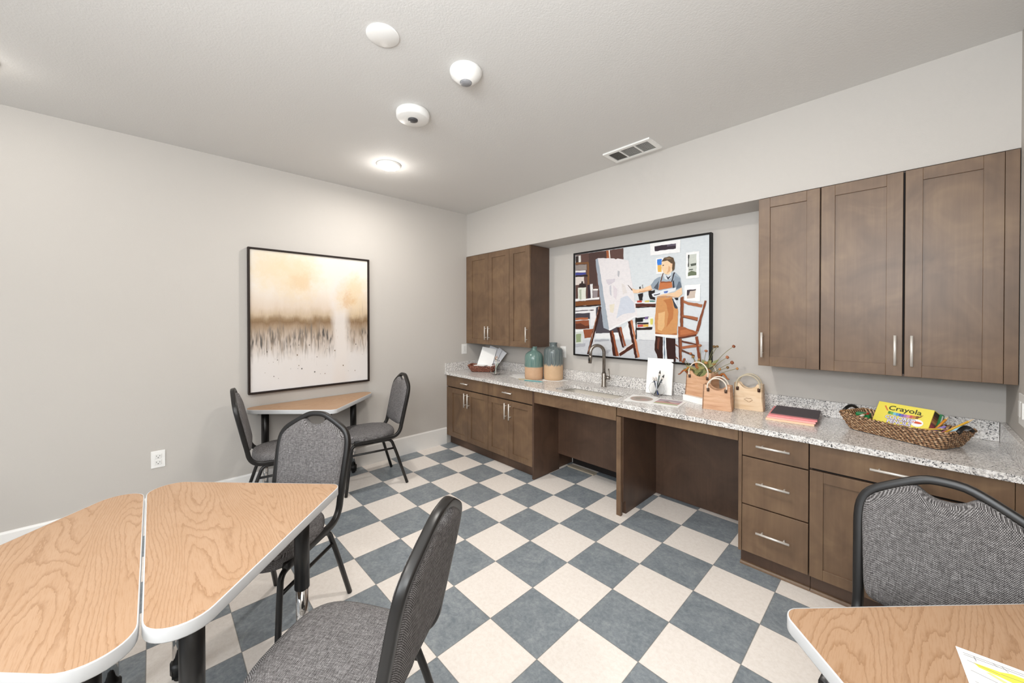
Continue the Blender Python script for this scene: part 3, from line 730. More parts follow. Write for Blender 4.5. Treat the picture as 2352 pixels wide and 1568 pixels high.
# object axes: shader reads local y/z, so give the canvas its own frame
o.data.transform(Matrix.Rotation(radians(90), 4, 'Z')); o.rotation_euler.z = radians(-90)

# studio mural on the back wall
MX0, MX1, MZ0, MZ1 = -.270, .972, 1.113, 2.100
t = thing('studio_painting', 'wide framed painting of a man in an apron painting at an easel', 'painting', (.351, YB, 1.6065))
picture_frame(t, 1.275, 1.018, .046, .014, M['frame_black'])
mb = MB().box(MX0 - .351 - .003, MX1 - .351 + .003, -.034, -.03, MZ0 - 1.6065 - .003, MZ1 - 1.6065 + .003)
mats = []; keys = {}
# straighten the measured sheet: its four corners go to the corners of the canvas
import numpy as np
src = [(197, 315), (1655, 97), (1628, 1480), (188, 1380)]; dst = [(MX0, MZ1), (MX1, MZ1), (MX1, MZ0), (MX0, MZ0)]
A_, b_ = [], []
for (u, v), (x, z) in zip(src, dst):
    A_ += [[u, v, 1, 0, 0, 0, -u * x, -v * x], [0, 0, 0, u, v, 1, -u * z, -v * z]]; b_ += [x, z]
hm = np.linalg.solve(np.array(A_, float), np.array(b_, float))
for k, line in enumerate(MURAL.split('\n')):
    head, body = line.split(':'); c3 = tuple(int(q) for q in head.split(','))
    if c3 not in keys: keys[c3] = len(mats); mats.append(ink('%02x%02x%02x' % c3))
    if k == 0: continue
    pts = []; raw = [tuple(float(e) for e in q.split(',')) for q in body.split()]; wob = []
    for i in range(len(raw)):
        a, b = Vector(raw[i]), Vector(raw[(i + 1) % len(raw)]); m = max(1, int((b - a).length / 26))
        for j in range(m):
            q = a.lerp(b, j / m); g = 0.8 if j == 0 else 3.0
            wob.append((q.x + rnd.uniform(-g, g), q.y + rnd.uniform(-g, g)))
    for u, v in wob:
        den = hm[6] * u + hm[7] * v + 1
        x = (hm[0] * u + hm[1] * v + hm[2]) / den; z = (hm[3] * u + hm[4] * v + hm[5]) / den
        x = min(max(x, MX0), MX1); z = min(max(z, MZ0), MZ1)
        pts.append((x - .351, -.0342 - k * .00004, z - 1.6065))
    mb.add(pts, [tuple(range(len(pts)))], keys[c3])
mb.build('canvas', mats, t)
# ------------------------------------------------------------------ triangular tables
def make_table(label, hyp, hgt, loc, rotz):
    t = thing('triangle_table', label, 'table', loc, rotz, 'triangular oak tables')
    a = hyp / 2; ro, ra = .078, .045
    out = round_poly([(-a, 0), (a, 0), (0, hgt)], [ro, ro, ra], 12)
    def inset(d):
        n = len(out); res = []
        for i in range(n):
            p, q = Vector(out[i - 1]), Vector(out[(i + 1) % n]); tn = (q - p).normalized()
            res.append((out[i][0] - tn.y * d, out[i][1] + tn.x * d))
        return res
    zt = .740
    MB().prism(inset(.003), zt - .030, zt).build('tabletop', M['oak'], t)
    mb = MB(); i0, i1, i2 = inset(.0031), inset(.0008), out
    r = [[(x, y, z) for x, y in p] for p, z in ((i0, zt - .031), (i1, zt - .033), (i2, zt - .0305), (i2, zt - .0025), (i1, zt + .0003), (i0, zt + .0003))]
    mb.rings(r, 0, False, False, True); mb.build('edge_band', M['tmold'], t)
    MB().prism(inset(.012), zt - .034, zt - .0302).build('underside', plain('6b5a4a', .8), t)
    for x, y in ((-a + .30, .095), (a - .245, .095), (0, hgt - .160)):
        lg = MB().tube([(x, y, zt - .034), (x, y, .365)], .028, n=20).box(x - .06, x + .06, y - .06, y + .06, zt - .039, zt - .034).build('leg', M['black_metal'], t)
        MB().tube([(x, y, .38), (x, y, .06)], .0225, n=20).build('leg_insert', M['chrome'], lg)
        mb = MB().tube([(x, y, .075), (x, y, .035)], .030, n=16); mb.box(x - .020, x + .020, y - .024, y + .024, .022, .055)
        mb.tube([(x - .012, y, .0205), (x + .012, y, .0205)], .020, n=18); mb.build('caster', M['black_plastic'], lg)
    return t
make_table('oak triangle table pushed flat against the long wall under the landscape', 1.26, .585, (XL + .012, -1.055, 0), radians(-90))
make_table('oak triangle table of the joined pair, on the side nearer the cabinets', 1.26, .622, (.303, -2.1285, 0), 0)
make_table('oak triangle table of the joined pair, on the side away from the cabinets', 1.26, .622, (.303, -2.1335, 0), pi)
make_table('oak triangle table with a coloring sheet against the side wall', 1.24, .558, (XR - .006, -.972, 0), radians(90))

# ------------------------------------------------------------------ banquet chairs
def yl(z): return -.205 - (z - .5) * .216
def make_chair(label, loc, rotz):
    t = thing('banquet_chair', label, 'chair', loc, rotz, 'grey banquet chairs with black frames')
    half = [(.190, .52), (.1935, .60), (.197, .70), (.199, .765), (.195, .812), (.182, .845), (.160, .869), (.130, .889), (.100, .907), (.070, .924), (.038, .937)]
    right = [(.187, .19, .426), (.189, .06, .424), (.190, -.09, .424)] + arc_pts((.190, -.11, .424), (.190, -.197, .425), (.190, yl(.52), .52), 7)[:-1]
    right += [(x, yl(z), z) for x, z in half]
    path = right + [(0, yl(.940), .940)] + [(-x, y, z) for x, y, z in reversed(right)]
    # smooth the crown
    path = smooth_path(path, 2)
    MB().tube(path, .0138, .0150, n=12, up=(1, 0, 0), square=True).build('back_frame', M['black_metal'], t)
    # back pad
    ol = [(0, .884), (.022, .886), (.042, .895), (.060, .911), (.076, .912), (.102, .899), (.130, .881), (.159, .860), (.181, .835), (.189, .80), (.190, .755), (.187, .70), (.182, .62), (.178, .56), (.170, .532), (.150, .520), (.09, .515), (0, .514)]
    ol = ol + [(-x, z) for x, z in reversed(ol[1:-1])]
    ol = [(q.x, q.y) for q in smooth_path([(x, z, 0) for x, z in ol + [ol[0]]], 2)][:-1]
    cz = .70; mb = MB(); rings = []
    for k, dy in ((0, -.024), (.5, -.0235), (.80, -.022), (.93, -.019), (.985, -.013), (1.0, -.004), (1.0, .006), (.985, .017), (.93, .026), (.80, .032), (.5, .036), (0.0, .037)):
        if k == 0: k = .02
        rings.append([(x * k, yl(cz + (z - cz) * k) + dy, cz + (z - cz) * k) for x, z in ol])
    mb.rings(rings); mb.build('backrest', M['fabric'], t)
    # seat
    n = 44; ol = []
    for i in range(n):
        an = 2 * pi * i / n; c_, s_ = cos(an), sin(an); e = .62
        x = math.copysign(abs(c_) ** e, c_) * .200; y = math.copysign(abs(s_) ** e, s_) * .218
        x *= 1 + .05 * (y / .218); ol.append((x * (.93 if y < -.1 else 1), y + .030))
    rings = []
    for k, z in ((.90, .414), (.965, .418), (.995, .430), (1.0, .446), (.99, .462), (.96, .474), (.88, .482), (.7, .488), (.4, .491), (.03, .492)):
        rings.append([(x * k, .03 + (y - .03) * k, z) for x, y in ol])
    MB().rings(rings).build('seat', M['fabric'], t)
    MB().rings([[(x * k, .03 + (y - .03) * k, z) for x, y in ol] for k, z in ((.80, .4085), (.90, .4095), (.91, .4145))]).build('seat_base', M['seat_under'], t)
    for s in (-1, 1):
        x = s * .178
        f = [(s * .202, .258, .004), (s * .186, .222, .28)] + arc_pts((s * .181, .208, .372), (x, .2, .402), (x, .165, .404), 6) + [(x, .03, .404)]
        r = [(s * .216, -.252, .004), (s * .192, -.165, .28)] + arc_pts((s * .183, -.132, .372), (x, -.12, .402), (x, -.085, .404), 6) + [(x, .03, .404)]
        for pth in (f, r):
            lg = MB().tube(pth, .0125, .0125, n=12).build('leg', M['black_metal'], t)
        MB().tube([(s * .187, .214, .325), (s * .189, -.152, .325)], .0085, n=10).build('stretcher', M['black_metal'], t)
    MB().tube([(-.187, .15, .418), (.187, .15, .418)], .009, n=8).tube([(-.187, -.08, .418), (.187, -.08, .418)], .009, n=8).build('seat_frame', M['black_metal'], t)
    return t
chair = make_chair('grey banquet chair at the end of the wall table nearer the cabinets', (-1.3025, -.679, 0), radians(171.9))
CG = 'grey banquet chairs with black frames'
dup(chair, (-1.331, -1.385, 0), radians(-10), 'grey banquet chair turned askew at the end of the wall table away from the cabinets', CG)
dup(chair, (-.0485, -1.679, 0), radians(-141), 'grey banquet chair facing the joined pair of tables from the wall table side', CG)
dup(chair, (.869, -1.698, 0), radians(124.8), 'grey banquet chair with back to the checkered floor, nearest the camera', CG)
dup(chair, (2.050, -.570, 0), radians(173), 'grey banquet chair between the base cabinets and the coloring sheet table', CG)
dup(chair, (-.20, -2.62, 0), radians(-45), 'grey banquet chair mostly hidden beyond the far edge of the joined tables', CG)

# ------------------------------------------------------------------ woven baskets
def make_basket(name, label, loc, rotz, Lb, Wb, Lt, Wt, H, mat, rows, per, amp, handle=True):
    t = thing(name, label, 'basket', loc, rotz)
    def outline(l, w, r, n):
        pl = round_poly([(-l / 2, -w / 2), (l / 2, -w / 2), (l / 2, w / 2), (-l / 2, w / 2)], [r] * 4, 5)
        P = [Vector(p) for p in pl]; d = [0]
        for i in range(len(P)): d.append(d[-1] + (P[(i + 1) % len(P)] - P[i]).length)
        res = []
        for k in range(n):
            s_ = d[-1] * k / n; i = max(j for j in range(len(P)) if d[j] <= s_)
            f = (s_ - d[i]) / max(1e-9, d[i + 1] - d[i]); res.append(P[i].lerp(P[(i + 1) % len(P)], f))
        return res
    N = per * 5; R = rows * 5; mb = MB(); att = []; ringsl = []
    for j in range(R + 1):
        h = j / R; l = Lb + (Lt - Lb) * h ** .9; w = Wb + (Wt - Wb) * h ** .9
        o = outline(l, w, .028, N); row = int(min(j, R - 1) // 5); ring = []
        for i in range(N):
            nx = (o[(i + 1) % N] - o[i - 1]).normalized(); nv = Vector((nx.y, -nx.x))
            ph = (i / 5 + .5 * (row % 2) + (j % 5) / 5 * .8) % 1.0
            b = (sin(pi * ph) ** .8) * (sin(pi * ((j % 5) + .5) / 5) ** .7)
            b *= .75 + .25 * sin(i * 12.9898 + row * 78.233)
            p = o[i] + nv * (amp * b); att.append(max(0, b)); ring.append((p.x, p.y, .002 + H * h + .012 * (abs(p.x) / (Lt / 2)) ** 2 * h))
        ringsl.append(ring)
    # rolled rim then inner wall down to the floor of the basket
    for k, (ins, dz) in enumerate(((.004, .006), (.012, .004), (.016, -.006))):
        o = outline(Lt - ins * 2, Wt - ins * 2, .026, N); ring = []
        for i in range(N): ring.append((o[i].x, o[i].y, .002 + H + dz + .003 * sin(i * 1.3) + .012 * (abs(o[i].x) / (Lt / 2)) ** 2)); att.append(.5 + .5 * sin(i * 1.3))
        ringsl.append(ring)
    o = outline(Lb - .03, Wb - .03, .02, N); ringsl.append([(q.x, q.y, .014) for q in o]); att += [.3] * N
    mb.rings(ringsl, 0, True, True); mb.att = att; mb.build('body', mat, t)
    if handle:
        for s in (-1, 1):
            hp = [(s * (Lt / 2 + .002), y, H + .016 + .022 * (1 - (y / .055) ** 2)) for y in [-.055 + .011 * i for i in range(11)]]
            MB().tube(hp, .0085, n=10).build('handle', M['black_plastic'], t)
    return t
BC = (1.985, .745); BA = radians(-27)
make_basket('wicker_basket', 'long brown seagrass basket full of colored pencils', (BC[0], BC[1], ZT + .001), BA, .37, .185, .455, .235, .075, M['seagrass'], 8, 70, .0065)
LB = (-1.425, .735); LA = radians(38)
make_basket('wicker_basket', 'red-brown wicker basket holding white paper sheets', (LB[0], LB[1], ZT + .001), LA, .25, .15, .34, .22, .062, M['red_wicker'], 6, 46, .007, False)
def at_basket(x, y, z, c=BC, a=BA): return (c[0] + x * cos(a) - y * sin(a), c[1] + x * sin(a) + y * cos(a), ZT + z)
# paper sheets propped in the corner basket
def sheet(name, label, cat, loc, rotz, w, h, tilt, roll, mat, group=None, thick=.0012):
    t = thing(name, label, cat, loc, rotz, group)
    mb = MB().box(-w / 2, w / 2, -thick / 2, thick / 2, 0, h)
    mb.v = [tuple(Matrix.Rotation(radians(tilt), 3, 'X') @ (Matrix.Rotation(radians(roll), 3, 'Y') @ Vector(v))) for v in mb.v]
    o = mb.build('sheet', mat, t); return t
tl = radians(12)
def page(label, x, y, z, rot, w, h, tilt, roll, mat):
    mb = MB().box(-w / 2, w / 2, -.0012, .0012, 0, h)
    mb.v = [tuple(Matrix.Rotation(radians(tilt), 3, 'X') @ (Matrix.Rotation(radians(roll), 3, 'Y') @ Vector(v))) for v in mb.v]
    o = mb.build('paper_sheet', mat, None, 0, at_basket(x, y, z, LB, LA), rot); tag(o, label, 'paper', 'paper sheets in the corner basket')
page('white paper sheet propped at the front of the corner wicker basket', .015, -.035, .055, radians(30), .185, .24, -24, 9, M['paper'])
page('grey-white paper sheet fanned behind the front sheet in the corner basket', .045, -.005, .055, radians(30), .16, .25, -22, 20, M['paper_grey'])
page('tilted white paper sheet at the back of the corner basket fan', .085, .02, .055, radians(30), .12, .24, -20, 33, plain('e9e9ec', .7, var=.01))
mb = MB().box(-.07, .07, -.045, .045, .076, .080); tag(mb.build('paper_pad', M['paper'], None, 0, at_basket(-.02, -.06, 0, LB, LA), radians(20)), 'small white pad lying across the rim of the corner basket', 'paper')

# ------------------------------------------------------------------ glass bowls with brushes
def bowl(label, loc, R):
    t = thing('glass_bowl', label, 'vase', loc, 0, 'round glass bowls on the worktop')
    pr = []; N = 14
    for i in range(N + 1):
        a_ = -pi / 2 + .38 + (pi - .38 - .62) * i / N; pr.append((R * cos(a_), R + R * sin(a_) - R * (1 - cos(.38)) + .001))
    inner = [(max(r - .0025, .001), z + (.003 if i < 3 else 0)) for i, (r, z) in enumerate(pr)]
    MB().lathe([(.001, pr[0][1])] + pr + list(reversed(inner)) + [(.001, inner[0][1])], 40, cap0=False, cap1=False).build('glass', M['glass'], t)
    return t
def brush(name, label, cat, base, tip, r, h_handle, h_tip, group, ferr=True):
    b, e = Vector(base), Vector(tip); d = e - b; loc = b
    t = thing(name, label, cat, tuple(b), 0, group)
    MB().tube([(0, 0, 0), d * .45, d * .78], r * .8, n=8, taper=(.6, 1.1)).build('shaft', plain(h_handle, .35), t)
    if ferr: MB().tube([d * .775, d * .88], r * 1.15, n=8).build('ferrule', M['steel'], t)
    MB().tube([d * .875, d * .95, d], r * 1.25, n=8, taper=(1.0, .25)).build('tip', plain(h_tip, .7), t)
B1 = (-1.115, .655); B2 = (.628, .842)
bowl('round glass bowl of brushes beside the corner basket', (B1[0], B1[1], ZT), .068)
bowl('round glass bowl of brushes in front of the white canvas', (B2[0], B2[1], ZT), .062)
G1, G2 = 'paintbrushes in the bowl beside the corner basket', 'paintbrushes in the bowl by the white canvas'
for i, (dx, dy, h, hh, ht, nm) in enumerate(((-.028, .02, .20, 'e6e0d2', 'b98f70', 'cream-handled paintbrush leaning toward the corner basket'), (.012, -.01, .19, 'cfd6d2', '8a6a58', 'grey-handled paintbrush with brown bristles by the corner basket'), (.04, .02, .17, '9fb7a8', '6e6e70', 'green-handled paintbrush leaning from the bowl beside the corner basket'), (-.012, .03, .21, 'f2f0ea', 'caa184', 'tall white paintbrush in the bowl beside the corner basket'))):
    brush('paintbrush', nm, 'paintbrush', (B1[0] - dx * .5, B1[1] - dy * .3, ZT + .008), (B1[0] + dx, B1[1] + dy, ZT + h), .006, hh, ht, G1)
for i, (dx, dy, h, hh, ht, nm) in enumerate(((-.036, .0, .150, '2f3a4c', 'efe9e4', 'dark paintbrush with white bristles, first in the bowl by the canvas'), (-.008, -.012, .155, 'dfe3ea', 'f2e9e2', 'white paintbrush standing upright in the bowl by the canvas'), (.02, .012, .205, '6f7a78', '57534f', 'tallest grey paintbrush in the bowl by the canvas'), (.055, .005, .175, '3d4348', '4b4a49', 'slim dark paintbrush leaning out of the bowl by the canvas'), (-.02, .018, .15, '3e4f9a', 'f0e6e0', 'blue-handled paintbrush in the bowl by the canvas'))):
    brush('paintbrush', nm, 'paintbrush', (B2[0] - dx * .4, B2[1] - dy * .3, ZT + .008), (B2[0] + dx, B2[1] + dy, ZT + h), .0065, hh, ht, G2)

# ------------------------------------------------------------------ vases and papers near them
tv = thing('ceramic_vase', 'shorter teal and clay ceramic vase', 'vase', (-.645, .768, ZT + .0005), 0, 'ceramic vases on the worktop')
MB().lathe([(.088, 0), (.093, .004), (.095, .03), (.096, .12), (.096, .20), (.094, .232), (.084, .258), (.062, .276), (.038, .288), (.031, .298), (.030, .318), (.033, .330), (.034, .334), (.027, .334), (.024, .318)], 48).build('body', M['vase_teal'], tv)
tv = thing('ceramic_vase', 'taller grey-blue ceramic vase with drip glaze and clay base', 'vase', (-.468, .868, ZT + .0025), 0, 'ceramic vases on the worktop')
MB().lathe([(.090, 0), (.095, .004), (.097, .03), (.098, .16), (.098, .275), (.095, .300), (.084, .318), (.060, .328), (.042, .332), (.038, .340), (.037, .362), (.041, .371), (.041, .375), (.033, .375), (.030, .36)], 48).build('body', M['vase_grey'], tv)
def flat(name, label, cat, pts, z, th, mat, group=None, rot=0):
    cx = sum(p[0] for p in pts) / len(pts); cy = sum(p[1] for p in pts) / len(pts)
    mb = MB().prism([(x - cx, y - cy) for x, y in pts], 0, th)
    return tag(mb.build(name, mat, None, 0, (cx, cy, z)), label, cat, group)
flat('paper_sheet', 'loose white sheet behind the teal vase', 'paper', [(-1.02, .80), (-.78, .68), (-.68, .84), (-.93, .95)], ZT + .0006, .0012, M['paper'])
flat('paper_sheet', 'upper loose white sheet beside the teal vase', 'paper', [(-.95, .70), (-.76, .63), (-.66, .80), (-.87, .88)], ZT + .0020, .0012, M['paper'])
flat('paper_towel', 'folded white paper under the grey-blue vase', 'paper', [(-.50, .735), (-.36, .80), (-.325, .93), (-.50, .955), (-.575, .86)], ZT + .0004, .0016, M['paper'])
def rod(name, label, cat, a, b, r, hex_, tiphex, group=None):
    A, B = Vector(a), Vector(b); d = B - A
    t = thing(name, label, cat, a, 0, group)
    MB().tube([(0, 0, 0), d * .86], r, n=8).build('barrel', plain(hex_, .4), t)
    MB().tube([d * .858, d * .95], r, n=8, taper=(1, .45)).tube([d * .948, d], r * .45, n=6, taper=(1, .15)).build('point', plain(tiphex, .5), t)
rod('paintbrush', 'teal brush lying on the worktop in front of the teal vase', 'paintbrush', (-.62, .60, ZT + .006), (-.42, .66, ZT + .006), .0055, '6fb3b8', '8cc7c9')
rod('paintbrush', 'cream brush lying on the worktop in front of the teal vase', 'paintbrush', (-.72, .62, ZT + .005), (-.54, .655, ZT + .005), .0045, 'd9c7a0', 'c8b084')

# ------------------------------------------------------------------ canvas board, prints
t = thing('canvas_board', 'blank white canvas board leaning on the backsplash', 'canvas', (.612, .905, ZT + .001), radians(8))
mb = MB().box(-.103, .103, -.009, .009, 0, .292); mb.v = [tuple(Matrix.Rotation(radians(-11), 3, 'X') @ Vector(v)) for v in mb.v]
mn = min(v[2] for v in mb.v); mb.v = [(x, y, z - mn) for x, y, z in mb.v]; mb.build('board', M['paper'], t, .002)
def print_card(label, c, rot, w, d, z, shapes):
    t = thing('art_print', label, 'print', (c[0], c[1], z), rot, 'printed cards on the worktop')
    MB().box(-w / 2, w / 2, -d / 2, d / 2, 0, .0016).build('card', M['paper'], t)
    mb = MB(); mats = []
    for k, (h, pts) in enumerate(shapes):
        mats.append(plain(h, .6, var=.06)); mb.add([(x * w, y * d, .0018 + k * .0001) for x, y in pts], [tuple(range(len(pts)))], k)
    mb.build('picture', mats, t)
def ell(cx, cy, rx, ry, n=28, w=0): return [(cx + (rx + w * sin(5 * a)) * cos(a), cy + (ry + w * cos(3 * a)) * sin(a)) for a in [2 * pi * i / n for i in range(n)]]
print_card('white card with a round grey wreath print beside the sink', (.60, .635), radians(14), .20, .27, ZT + .0012, [('d8cfc8', ell(0, 0, .42, .36)), ('c0aba0', ell(0, 0, .39, .33, w=.02)), ('b3a9a2', ell(.02, .02, .32, .26, w=.03)), ('a59c8f', ell(-.06, .04, .18, .13, w=.03)), ('c4a29a', ell(.12, -.06, .14, .1, w=.02))])
print_card('white card with a pink landscape print in front of the large planter', (.795, .655), radians(8), .205, .235, ZT + .0006, [('d9c9c6', [(-.4, -.3), (.4, -.3), (.4, .42), (-.4, .42)]), ('b9a9b4', [(-.4, .1), (0, .2), (.4, .08), (.4, .42), (-.4, .42)]), ('cf9c98', [(-.4, -.05), (-.1, .12), (.25, .0), (.4, .12), (.4, -.1), (-.4, -.2)]), ('b9c58f', [(-.4, -.3), (.4, -.3), (.4, -.2), (0, -.14), (-.4, -.2)]), ('8f7f74', [(-.2, .05), (-.05, .18), (.1, .05), (-.05, .0)])])

# ------------------------------------------------------------------ wooden bag planters
def bag(label, loc, rotz, wb, wt, d, h, mat, hoop_r, hoop_mat, hook):
    t = thing('wooden_bag_planter', label, 'planter', loc, rotz, 'wooden handbag planters')
    dt = d * .78; th = .008; mb = MB()
    # four walls around an open top, front and back with a scooped upper edge
    for s in (-1, 1):
        n = 16; top = []
        for i in range(n + 1):
            u = -1 + 2 * i / n; sc = max(0, 1 - (u / .62) ** 2)
            top.append((u * wt / 2, s * dt / 2, h - .20 * h * sc ** .7 * (1 if s < 0 else 1)))
        for off in (0, 1):
            pass
        outer = [(-wb / 2, s * d / 2, 0), (wb / 2, s * d / 2, 0)] + list(reversed(top))
        inner = [(x * .96, y - s * th, z) for x, y, z in outer]
        k = len(outer); mb.add(outer + inner, [tuple(range(k)), tuple(k + i for i in reversed(range(k)))] + [(i, (i + 1) % k, k + (i + 1) % k, k + i) for i in range(k)])
    for s in (-1, 1):
        o_ = [(s * wb / 2, -d / 2, 0), (s * wb / 2, d / 2, 0), (s * wt / 2, dt / 2, h), (s * wt / 2, -dt / 2, h)]
        i_ = [(x - s * th, y, z) for x, y, z in o_]
        mb.add(o_ + i_, [(0, 1, 2, 3), (7, 6, 5, 4), (0, 1, 5, 4), (1, 2, 6, 5), (2, 3, 7, 6), (3, 0, 4, 7)])
    mb.box(-wb / 2 + .004, wb / 2 - .004, -d / 2 + .004, d / 2 - .004, .001, .010)
    mb.build('body', mat, t)
    for s in (-1, 1):
        y = s * (dt / 2 + .006); zc = h * .93
        hp = [(hoop_r * cos(a), y, zc + hoop_r * 1.05 * sin(a)) for a in [-.42 + (pi + .84) * i / 26 for i in range(27)]]
        hd = MB().tube(hp, .0048, n=10).build('handle', hoop_mat, t)
        for e in (hp[0], hp[-1]): MB().tube([(e[0], e[1] - .0, e[2] - .006), (e[0], e[1] + s * .002, e[2] + .016)], .0085, n=10).build('clasp', hook, hd)
    return t
HK = plain('5d4a3e', .35, .4)
flat('book', 'thick white book under the large bag planter', 'book', [(.835, .83), (1.005, .755), (1.075, .905), (.905, .975)], ZT + .0006, .044, M['paper'])
bag('large wooden bag planter holding the dried flowers', (.962, .862, ZT + .0455), radians(-16), .215, .20, .10, .185, M['pine'], .078, M['bamboo'], HK)
bag('small wooden bag planter in front of the flower planter', (1.112, .722, ZT + .0005), radians(10), .178, .168, .108, .165, M['pine'], .058, M['bamboo'], HK)
bag('pale wooden bag planter with a bird-like mark', (1.262, .868, ZT + .0005), radians(5), .175, .165, .085, .178, M['pale_pine'], .068, M['bamboo_dark'], plain('4b3226', .4, .3))
for o in C.objects:
    if o.get('label', '') == 'pale wooden bag planter with a bird-like mark': pale = o
mb = MB(); q = [(-.022, .072), (-.010, .080), (.018, .080), (.026, .070), (.008, .056), (.002, .056)]
mb.tube([(x, -.0435 + (z / .178) * .009, z) for x, z in q], .0014, n=6, closed=True); mb.build('mark', plain('b08a62', .6), pale)

# dried flowers in the large planter
t = thing('dried_flowers', 'dried orange and green flower bunch in the large planter', 'flowers', (.962, .862, ZT + .112), 0)
stemm = plain('7d7a45', .7); leafm = [plain('8f9460', .6), plain('777d4c', .6), plain('a9a46c', .6)]; headm = [plain('b0704c', .8), plain('c08a52', .8), plain('95583c', .8), plain('80623c', .8)]
rf = random.Random(11)
ends = [(-.10, .03, .235, 0), (-.13, -.02, .19, 2), (-.03, .03, .30, 0), (.02, .02, .265, 0), (-.085, .04, .21, 1), (.075, .03, .30, 3), (.10, .02, .305, 3), (.215, .0, .315, 2), (.17, .01, .235, 0), (.21, -.02, .205, 2), (.235, .01, .165, 1), (.185, -.03, .17, 3), (-.02, -.01, .20, 1), (.03, -.01, .18, 1), (-.15, .01, .17, 2), (.13, -.02, .15, 1)]
for i, (x, y, z, k) in enumerate(ends):
    rx = x * 1.14 ; p0 = Vector((x * .12, y * .2, .0)); p2 = Vector((rx * .9, y - x * .28, z)); p1 = Vector((x * .25, y * .4, z * .62))
    st = MB().tube(arc_pts(p0, p1, p2, 8), .0016, n=6).build('stem', stemm, t)
    r = rf.uniform(.008, .0125)
    mb = MB(); d = (p2 - p1).normalized()
    prof = [(.12, -.5), (.7, -.2), (1.0, .3), (.95, .8), (.6, 1.2), (.1, 1.35)]
    u = d.orthogonal().normalized(); w = d.cross(u)
    mb.rings([[p2 + d * (r * z_) + (u * cos(2 * pi * j / 12) + w * sin(2 * pi * j / 12)) * (r * q_ * (1 + .16 * (j % 2))) for j in range(12)] for q_, z_ in prof])
    mb.build('flower_head', headm[k], st)
for i in range(64):
    a = rf.uniform(0, 2 * pi); s0 = rf.uniform(.02, .07); x0, y0, z0 = s0 * cos(a), .4 * s0 * sin(a), rf.uniform(.06, .15)
    ln = rf.uniform(.05, .11); dx, dz = rf.uniform(-.7, .8), rf.uniform(.25, 1.0); d = Vector((dx, rf.uniform(-.4, .3), dz)).normalized(); u = d.cross(Vector((rf.uniform(-.4, .4), 1, .2))).normalized()
    mb = MB(); L_, R_ = [], []
    for k in range(7):
        tt = k / 6; c = Vector((x0, y0, z0)) + d * ln * tt + Vector((0, 0, -.02 * tt * tt)); hw = .0105 * sin(pi * min(1, tt * .93 + .07)) ** .8
        L_.append(c - u * hw); R_.append(c + u * hw)
    mb.add(L_ + R_, [(k, k + 1, 8 + k, 7 + k) for k in range(6)], 0, True); mb.build('leaf', leafm[i % 3] if i % 5 else plain('b4703e', .7), t)
for i, (x, z, h) in enumerate(((.13, .10, 'b0672f'), (.10, .085, '8f4f2c'), (-.06, .13, 'b9742f'), (-.10, .10, '94522f'))):
    mb = MB(); pts = [Vector((x + .06 * k / 5 * (1 if x > 0 else -1), -.02 - .004 * k, z + .018 * sin(k))) for k in range(6)]
    mb.tube(pts, .009, n=7, taper=(1, .4)); mb.build('seed_head', plain(h, .8), t)

# ------------------------------------------------------------------ construction paper pads
def pad(label, hexc, c, rot, w, d, z, th):
    mb = MB().box(-w / 2, w / 2, -d / 2, d / 2, 0, th)
    tag(mb.build('paper_pad', plain(hexc, .75, var=.02), None, .0008, (c[0], c[1], z), rot), label, 'paper pad', 'colored paper pads stacked on the worktop')
z0 = ZT + .0006
pad('pale orange paper pad at the bottom of the colored paper stack', 'f5cfae', (1.512, .785), radians(5), .232, .295, z0, .0125)
pad('pink paper pad in the colored paper stack', 'f4b6b0', (1.516, .792), radians(5.5), .232, .295, z0 + .0130, .0105)
pad('coral red paper pad below the black paper', 'f0989a', (1.521, .804), radians(6), .230, .295, z0 + .024, .0085)
pad('black construction paper pad on top of the colored paper stack', '544c50', (1.528, .826), radians(4), .228, .268, z0 + .033, .004)

# ------------------------------------------------------------------ contents of the pencil basket
def inb(x, y, z): return at_basket(x, y, z)
BXW, BXH, BXD = .225, .150, .048
bt = thing('pencil_box', 'yellow colored pencil box propped up in the seagrass basket', 'box', inb(-.005, -.035, .032), BA)
RT = Matrix.Rotation(radians(-30), 3, 'X')
def bx(x, y, z): return tuple(RT @ Vector((x, y, z)))
mb = MB().box(-BXW / 2, BXW / 2, 0, BXD, 0, BXH); mb.v = [bx(*v) for v in mb.v]; mb.build('carton', plain('f3e35a', .4, var=.01), bt, .0012)
mb = MB(); cols = ['2b211f', '4c2a20', '7d4a2e', 'a9714a', 'c99a63', '8f4f5f', 'c0566a', 'd57a86', 'b05b7d', '7d4b86', '5c4a80', '46406e']
cm = [plain(h, .5, var=0) for h in cols]
for k in range(12):
    z1 = BXH - .004 - k * (BXH - .008) / 12; z2 = BXH - .004 - (k + 1) * (BXH - .008) / 12
    sh = .012
    mb.add([bx(BXW / 2 + .0006, .003, z2), bx(BXW / 2 + .0006, BXD - .003, z2 + .0), bx(BXW / 2 + .0006, BXD - .003, z1), bx(BXW / 2 + .0006, .003, z1)], [(0, 1, 2, 3)], k)
mb.build('pencil_picture', cm, bt)
mb = MB()
def onf(dy): return lambda u, v: bx(u, -dy, v)
text_mesh(mb, 'Crayola', .036, lambda u, v: bx(u + .005 - 0, -.0009, .112 + v - .10 * u * u * 6), 0, .0006, 0, 1.18)
sw = ['4e8f4a', '6bb36a', '7cc7d8', '5b9bd5', '4a6fc0', '7a62b8', 'b07cc0', 'd98ab0', 'cf5a5f', 'c98247', '8a5a35']
tm = [plain('3d4526', .5, var=0)] + [plain(h, .5, var=0) for h in sw]
